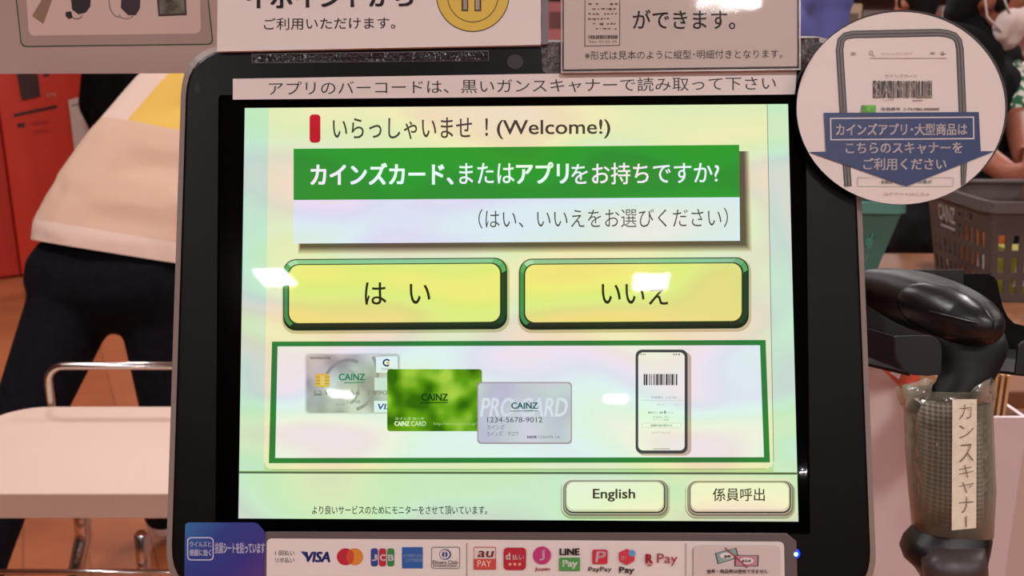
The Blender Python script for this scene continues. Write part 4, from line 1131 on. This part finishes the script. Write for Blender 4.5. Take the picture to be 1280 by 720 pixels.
def person(label, J, top_m, pant_m, shoe_m, face, up, g=.0, skin=SKIN, hair=HAIR, voxel=.011, sleeve=.35, topfat=.012, pantfat=.014, pick=None, top_mats=None, coat=False, extra_top=(), trims=(), seams=()):
    V = {k: Vector(v) for k, v in J.items()}
    ctr = (V['al'] + V['ar']) / 2
    t = thing('person', label, 'person', (ctr.x, ctr.y, 0.002))
    sh = (V['sr'] - V['sl']).normalized(); hp = (V['hr'] - V['hl']).normalized()
    trunk = []
    chest = (V['sl'] + V['sr']) / 2; pel = (V['hl'] + V['hr']) / 2; w1 = pel.lerp(chest, .45)
    def trunk_segs(e):
        return [(V['hl'], V['hr'], .115 + g + e, .115 + g + e), (V['hl'] + hp * .01, w1 - (sh + hp).normalized() * .06, .11 + g + e, .10 + g + e), (V['hr'] - hp * .01, w1 + (sh + hp).normalized() * .06, .11 + g + e, .10 + g + e),
                (w1 - sh * .06, chest.lerp(pel, .2) - sh * .075, .10 + g + e, .108 + g + e), (w1 + sh * .06, chest.lerp(pel, .2) + sh * .075, .10 + g + e, .108 + g + e),
                (V['sl'], V['sr'], .062 + g * .5 + e, .062 + g * .5 + e), (chest.lerp(pel, .15), V['nk'], .085 + e, .05 + e)]
    def leg(s, e, k=1.0):
        return [(V['h' + s], V['k' + s], .09 + g * .8 + e, .06 + e * k), (V['k' + s], V['a' + s], .058 + e * k, .04 + e * k)]
    def arm(s, e, f_=1.0):
        return [(V['s' + s], V['e' + s], .05 + e, .041 + e)] + ([(V['e' + s], V['w' + s], .039, .027)] if f_ == 1 else [])
    body = trunk_segs(0) + leg('l', 0) + leg('r', 0)
    for s in 'lr':
        body += arm(s, 0)
        dd = (V['w' + s] - V['e' + s]).normalized()
        body += hand_segs(V['w' + s], dd, Vector((0, 0, 1)) if abs(dd.z) < .8 else sh * (1 if s == 'l' else -1))
        fo = Vector(face).copy(); fo.z = 0; fo.normalize()
        body += [(V['a' + s] + Vector((0, 0, -.03)), V['a' + s] + fo * .15 + Vector((0, 0, -.045)), .036, .026)]
    hs, eyes = head_segs(V['hd'], face, up)
    body += hs + [(V['nk'], V['hd'] - Vector(up).normalized() * .05, .052, .05)]
    blob(body, 'body', [skin], t, voxel, 5)
    bm = MB()
    for e in eyes:
        rings = []
        for j in range(1, 8):
            a = math.pi * j / 8; rings.append([e + Vector((.0115 * math.sin(a) * math.cos(2 * math.pi * k / 12), .0115 * math.sin(a) * math.sin(2 * math.pi * k / 12), .0115 * math.cos(a))) for k in range(12)])
        o_ = MB(); o_.loft(rings, EYE); o_.build('eye', t, smooth=True)
    f = Vector(face).normalized(); u = Vector(up).normalized(); s_ = f.cross(u); c = V['hd']
    blob([(c - f * .02 + u * .045, c - f * .02 + u * .045, .099, .099), (c - f * .045 + u * .03, c - f * .055 - u * .045, .083, .062), (c + f * .05 + u * .085, c + f * .02 + u * .1, .045, .05)] + [(c + s_ * k * .06 + u * .03, c + s_ * k * .068 + f * .02 - u * .01, .034, .018) for k in (-1, 1)], 'hair', [hair], t, .009, 4)
    # clothes
    top = trunk_segs(topfat)
    for s in 'lr':
        if sleeve >= 1: top += [(V['s' + s], V['e' + s], .05 + topfat, .045 + topfat), (V['e' + s], V['w' + s] - (V['w' + s] - V['e' + s]).normalized() * .01, .045 + topfat, .034 + topfat)]
        elif sleeve > 0:
            m_ = V['s' + s].lerp(V['e' + s], sleeve * 1.6); top += [(V['s' + s], m_, .055 + topfat, .052 + topfat)]
    if coat: top += [(V['hl'], V['kl'], .15, .17), (V['hr'], V['kr'], .15, .17), (V['kl'], V['kr'], .16, .16)]
    top += list(extra_top)
    blob(top, 'coat' if coat else 'shirt', top_mats or [top_m], t, voxel, 6, pick, trims, seams)
    blob([(V['hl'], V['hr'], .116 + g + pantfat, .116 + g + pantfat)] + leg('l', pantfat, 1.3) + leg('r', pantfat, 1.3), 'trousers', [pant_m], t, voxel, 6)
    for s in 'lr':
        fo = Vector((face[0], face[1], 0)).normalized()
        blob([(V['a' + s] + Vector((0, 0, -.028)), V['a' + s] + fo * .16 + Vector((0, 0, -.042)), .047, .036), (V['a' + s], V['a' + s] + Vector((0, 0, -.03)), .048, .047)], 'shoe', [shoe_m], t, .009, 3)
    return t
def joints(cx, cy, f, H=1.68, spread=.10, lean=0.0):
    """a standing figure facing f"""
    f = Vector((f[0], f[1], 0)).normalized(); r_ = f.cross(Vector((0, 0, 1))); B = Vector((cx, cy, 0)); k = H / 1.7
    def q(a, b_, z): return B + f * a + r_ * b_ + Vector((0, 0, z * k))
    J = {'hl': q(0, -.09, .90), 'hr': q(0, .09, .90), 'kl': q(.01, -spread, .49), 'kr': q(.01, spread, .49), 'al': q(-.02, -spread, .085 / k), 'ar': q(-.02, spread, .085 / k),
         'sl': q(lean, -.18, 1.38), 'sr': q(lean, .18, 1.38), 'nk': q(lean + .01, 0, 1.46), 'hd': q(lean + .03, 0, 1.58), 'el': q(lean - .02, -.24, 1.1), 'er': q(lean - .02, .24, 1.1), 'wl': q(lean + .1, -.24, .86), 'wr': q(lean + .1, .24, .86)}
    return J

# shopper bending over, seen from behind
BEIGE = M('shirt_beige', (216, 180, 156), .85, bump=.3, bscale=30); YEL = M('shirt_yellow', (226, 184, 84), .8); PALE = M('shirt_pale', (226, 198, 182), .85)
NAVYJ = M('jeans_navy', (13, 13, 20), .9, noise=.25, nscale=40, spec=.15); WSHOE = M('shoe_white', (216, 198, 190), .6)
dB = 2.22
J = {}
J['hl'] = W(104, 348, dB); J['hr'] = W(198, 350, dB - .02)
J['al'] = onz(-62, 800, .09); J['ar'] = onz(206, 640, .09)
J['kl'] = W(34, 520, dB - .1); J['kr'] = W(214, 500, dB + .02)
J['sl'] = W(206, 122, dB + .12); J['sr'] = W(352, 150, dB + .12)
J['nk'] = W(300, 78, dB + .25); J['hd'] = W(318, 32, dB + .36)
J['el'] = W(240, 230, dB + .34); J['er'] = W(378, 265, dB + .2)
J['wl'] = W(300, 310, dB + .42); J['wr'] = W(380, 360, dB + .36)
EYEP = Vector((0, 0, CAM_Z))
def seam(a, b_, slope=.25):
    """a plane across the garment through two points of its back"""
    A = W(*a, dB - .1); B = W(*b_, dB - .1); back = Vector((0, .97, -slope)); n_ = (B - A).cross(back).normalized()
    return A, (n_ if n_.z < 0 else -n_)
HEM = seam((44, 300), (218, 328)); BAND = seam((50, 275), (218, 303)); YOKE = seam((150, 147), (228, 162)); SIDE = seam((153, 150), (186, 88)); 
MIDS = seam((60, 236), (218, 258))
def side_of(c, pl_): return (Vector(c) - pl_[0]).dot(pl_[1])
def pick_shirt(c):
    if side_of(c, BAND) > 0: return 2
    if side_of(c, YOKE) < 0 and side_of(c, SIDE) > 0 and c[1] < dB + .3: return 1
    if side_of(c, YOKE) < 0: return 2
    return 0
def out_(px, py, r_, dd=0.0): return W(px, py, dB + dd), r_ * dB / F
oc = [out_(126, 306, 81), out_(141, 263, 75), out_(182, 203, 75, .04), out_(224, 124, 58, .1)]
ex_top = [(oc[i][0], oc[i + 1][0], oc[i][1], oc[i + 1][1]) for i in range(3)] + [(oc[0][0], W(214, 318, dB), oc[0][1], oc[0][1]), (W(122, 335, dB), W(206, 338, dB), .158, .158), (oc[1][0], W(230, 275, dB), .15, .15), (oc[2][0], W(262, 215, dB + .05), .15, .15)]
person('person bending over in a beige and yellow shirt and dark navy jeans, seen from behind', J, BEIGE, NAVYJ, WSHOE, (.45, .8, -.35), (.25, .3, .9), g=.008, sleeve=.4, topfat=.014, pantfat=.014, pick=pick_shirt, top_mats=[BEIGE, YEL, PALE], extra_top=ex_top, trims=[HEM], seams=[BAND, YOKE, SIDE])

# person in a long black coat beyond
BC = onz(184, 350, 0)
J = joints(BC.x, BC.y, (.2, 1), 1.66)
BLK = M('cloth_black', (8, 7, 9), .95, spec=.15)
person('person in a long black coat standing beyond the bending shopper', J, BLK, BLK, BLK, (.2, 1, -.1), (0, .1, 1), g=.03, sleeve=1.0, topfat=.03, coat=True)

# employee in a black vest and mask leaning over the basket
dE = 2.58
J = {'hl': W(1222, 300, dE + .08), 'hr': W(1168, 296, dE - .04)}
J['sr'] = W(1182, 62, dE - .12); J['sl'] = W(1244, 76, dE + .14)
J['nk'] = W(1218, 34, dE); J['hd'] = W(1240, 4, dE - .03)
J['er'] = W(1190, 168, dE - .30); J['wr'] = W(1262, 218, dE - .48)
J['el'] = W(1272, 152, dE - .04); J['wl'] = W(1280, 198, dE - .30)
for s, x in (('l', 1238), ('r', 1182)):
    q = J['h' + s]; J['k' + s] = Vector((q.x + .01, q.y + .02, .47)); J['a' + s] = Vector((q.x, q.y + .02, .087))
VEST = M('vest_black', (10, 9, 11), .9, spec=.2)
emp = person('employee in a black vest and white face mask reaching into the charcoal basket', J, VEST, BLK, BLK, (.86, -.38, -.30), (.3, -.1, .95), sleeve=0, topfat=.016, voxel=.009, skin=M('skin_tan', (150, 88, 66), .5))
V = {k: Vector(v) for k, v in J.items()}
PG = bpy.data.materials.new('green_check'); PG.use_nodes = True; nt = PG.node_tree; pb = nt.nodes['Principled BSDF']; pb.inputs['Roughness'].default_value = .85
tc = nt.nodes.new('ShaderNodeTexCoord'); vo = nt.nodes.new('ShaderNodeTexVoronoi'); vo.inputs['Scale'].default_value = 62; rp = nt.nodes.new('ShaderNodeValToRGB'); rp.color_ramp.interpolation = 'CONSTANT'; rp.color_ramp.elements[0].color = lin((36, 96, 62)); rp.color_ramp.elements[1].position = .55; rp.color_ramp.elements[1].color = lin((206, 206, 190))
nt.links.new(tc.outputs['Object'], vo.inputs[0]); nt.links.new(vo.outputs['Color'], rp.inputs[0]); nt.links.new(rp.outputs[0], pb.inputs['Base Color'])
GS = M('sleeve_green', (48, 84, 58), .85)
s = blob([(V['sl'], V['sl'].lerp(V['el'], .8), .062, .062)], 'sleeve', [PG], emp, .009, 4); s['label'] = 'green and white patterned sleeve'
s = blob([(V['sr'], V['sr'].lerp(V['er'], .6), .068, .06)], 'sleeve', [GS], emp, .009, 4); s['label'] = 'dark green sleeve'
f = Vector((.86, -.38, -.30)).normalized(); u = Vector((.3, -.1, .95)); u = (u - f * u.dot(f)).normalized(); s_ = f.cross(u); c = V['hd']
MW = M('mask_white', (226, 208, 202), .8)
mk = blob([(c + f * .062 - u * .028, c + f * .07 - u * .075, .062, .044), (c + f * .10 - u * .03, c + f * .085 - u * .075, .026, .026)] + [(c + f * .05 + s_ * k * .04 - u * .03, c + f * .05 + s_ * k * .035 - u * .075, .036, .03) for k in (-1, 1)], 'face_mask', [MW], emp, .007, 5)
for k in (-1, 1):
    b = MB(); b.tube([c + f * .05 + s_ * k * .074 - u * .02, c + f * .02 + s_ * k * .082 + u * .01, c - f * .012 + s_ * k * .092 + u * .022, c - f * .024 + s_ * k * .092 - u * .005, c + f * .0 + s_ * k * .08 - u * .045, c + f * .05 + s_ * k * .068 - u * .07], .003, MW); b.build('ear_loop', emp, smooth=True)

# shoppers in the far background at the right
q = onz(1012, 345, 0)
q = W(990, 40, 3.1)
J = joints(q.x, q.y, (1, .1), 1.86, lean=.05)
BLUE = M('shirt_blue', (92, 96, 160), .85)
person('person in a blue shirt with dark hair, between the laminated poster and the round sign', J, BLUE, BLK, BLK, (1, .1, 0), (0, 0, 1), sleeve=1.0)
q = W(1150, 0, 4.2)
J = joints(q.x, q.y, (-.4, 1), 1.72)
person('person with black hair and a dark jacket seen above the round sign', J, M('jacket_dark', (40, 30, 30), .9), BLK, BLK, (-.4, 1, 0), (0, 0, 1), sleeve=1.0)

# ------------------------------------------------------------------ shelving at the back
SHELF = M('shelf_white', (214, 200, 190), .5)
t = thing('display_shelf', 'white back-wall display shelving with rows of packaged goods', 'shelving', (2.0, 6.8, 0))
for z in (.12, .55, .98, 1.41, 1.84, 2.25):
    b = MB(); b.box((-.6, 6.55, z - .03), (4.8, 7.0, z), SHELF); b.build('shelf_board', t)
for x in (-.6, .74, 2.08, 3.42, 4.77):
    b = MB(); b.box((x, 6.95, 0.002), (x + .04, 7.03, 2.4), SHELF); b.build('upright', t)
b = MB(); b.box((-.6, 7.03, .002), (4.81, 7.05, 2.4), M('shelf_back', (186, 160, 146), .7)); b.build('back_panel', t)
cols = [('pale pink', (226, 190, 182)), ('cream', (222, 206, 178)), ('white', (230, 222, 218)), ('rose', (196, 120, 120)), ('tan', (186, 156, 120)), ('grey', (150, 140, 136))]
rnd = random.Random(21)
pk = {}
zrow = (1.41, 1.84)
def pack(x, z, w, h, i):
    nm, colr = cols[i]
    if i not in pk:
        t = thing('packaged_item', '%s packaged item on the back shelving' % nm, 'packaged goods', (0, 0, 0), group='%s packages on the back shelving' % nm)
        b = MB(); b.box((-.5, -.08, 0), (.5, .08, 1), M('pack_' + nm.replace(' ', '_'), colr, .5)); b.build('carton', t)
        b = MB(); b.box((-.35, -.083, .45), (.35, -.08, .8), M('pack_band_%d' % i, tuple(int(v * .6) for v in colr), .5)); b.build('printed_band', t)
        pk[i] = t; c = t
    else:
        c = pk[i].copy(); COL.objects.link(c)
        for ch in pk[i].children:
            d = ch.copy(); COL.objects.link(d); d.parent = c
    c.location = (x, 6.68, z + .001); c.scale = (w, 1, h)
for z in zrow:
    for lo, hi in ((.1, .62), (2.0, 4.6)):
        x = lo
        while x < hi:
            w = rnd.uniform(.11, .24); pack(x + w / 2, z, w, rnd.uniform(.22, .36), rnd.randrange(6)); x += w + .012

# white register unit at the far right
q = W(1302, 118, 3.4)
t = thing('register_terminal', 'white register unit with a small blue label at the right edge', 'register', (q.x, q.y, 0))
b = MB(); b.box((q.x - .085, q.y - .05, .85), (q.x + .3, q.y + .25, q.z + .12), M('register_white', (220, 206, 200), .4)); b.build('housing', t, bevel=.015)
b = MB(); b.box((q.x - .1, q.y - .07, .002), (q.x + .32, q.y + .27, .85), SHELF); b.build('pedestal', t)
b = MB(); b.box((q.x - .04, q.y - .052, q.z + .0), (q.x + .05, q.y - .05, q.z + .05), M('label_blue', (60, 76, 150), .5)); b.build('blue_label', t)
b = MB(); b.box((q.x - .05, q.y - .052, q.z + .065), (q.x + .06, q.y - .05, q.z + .09), M('label_dark', (60, 50, 46), .5)); b.build('dark_label', t)

for o in bpy.data.objects:
    if 'worldverts' in o: del o['worldverts']
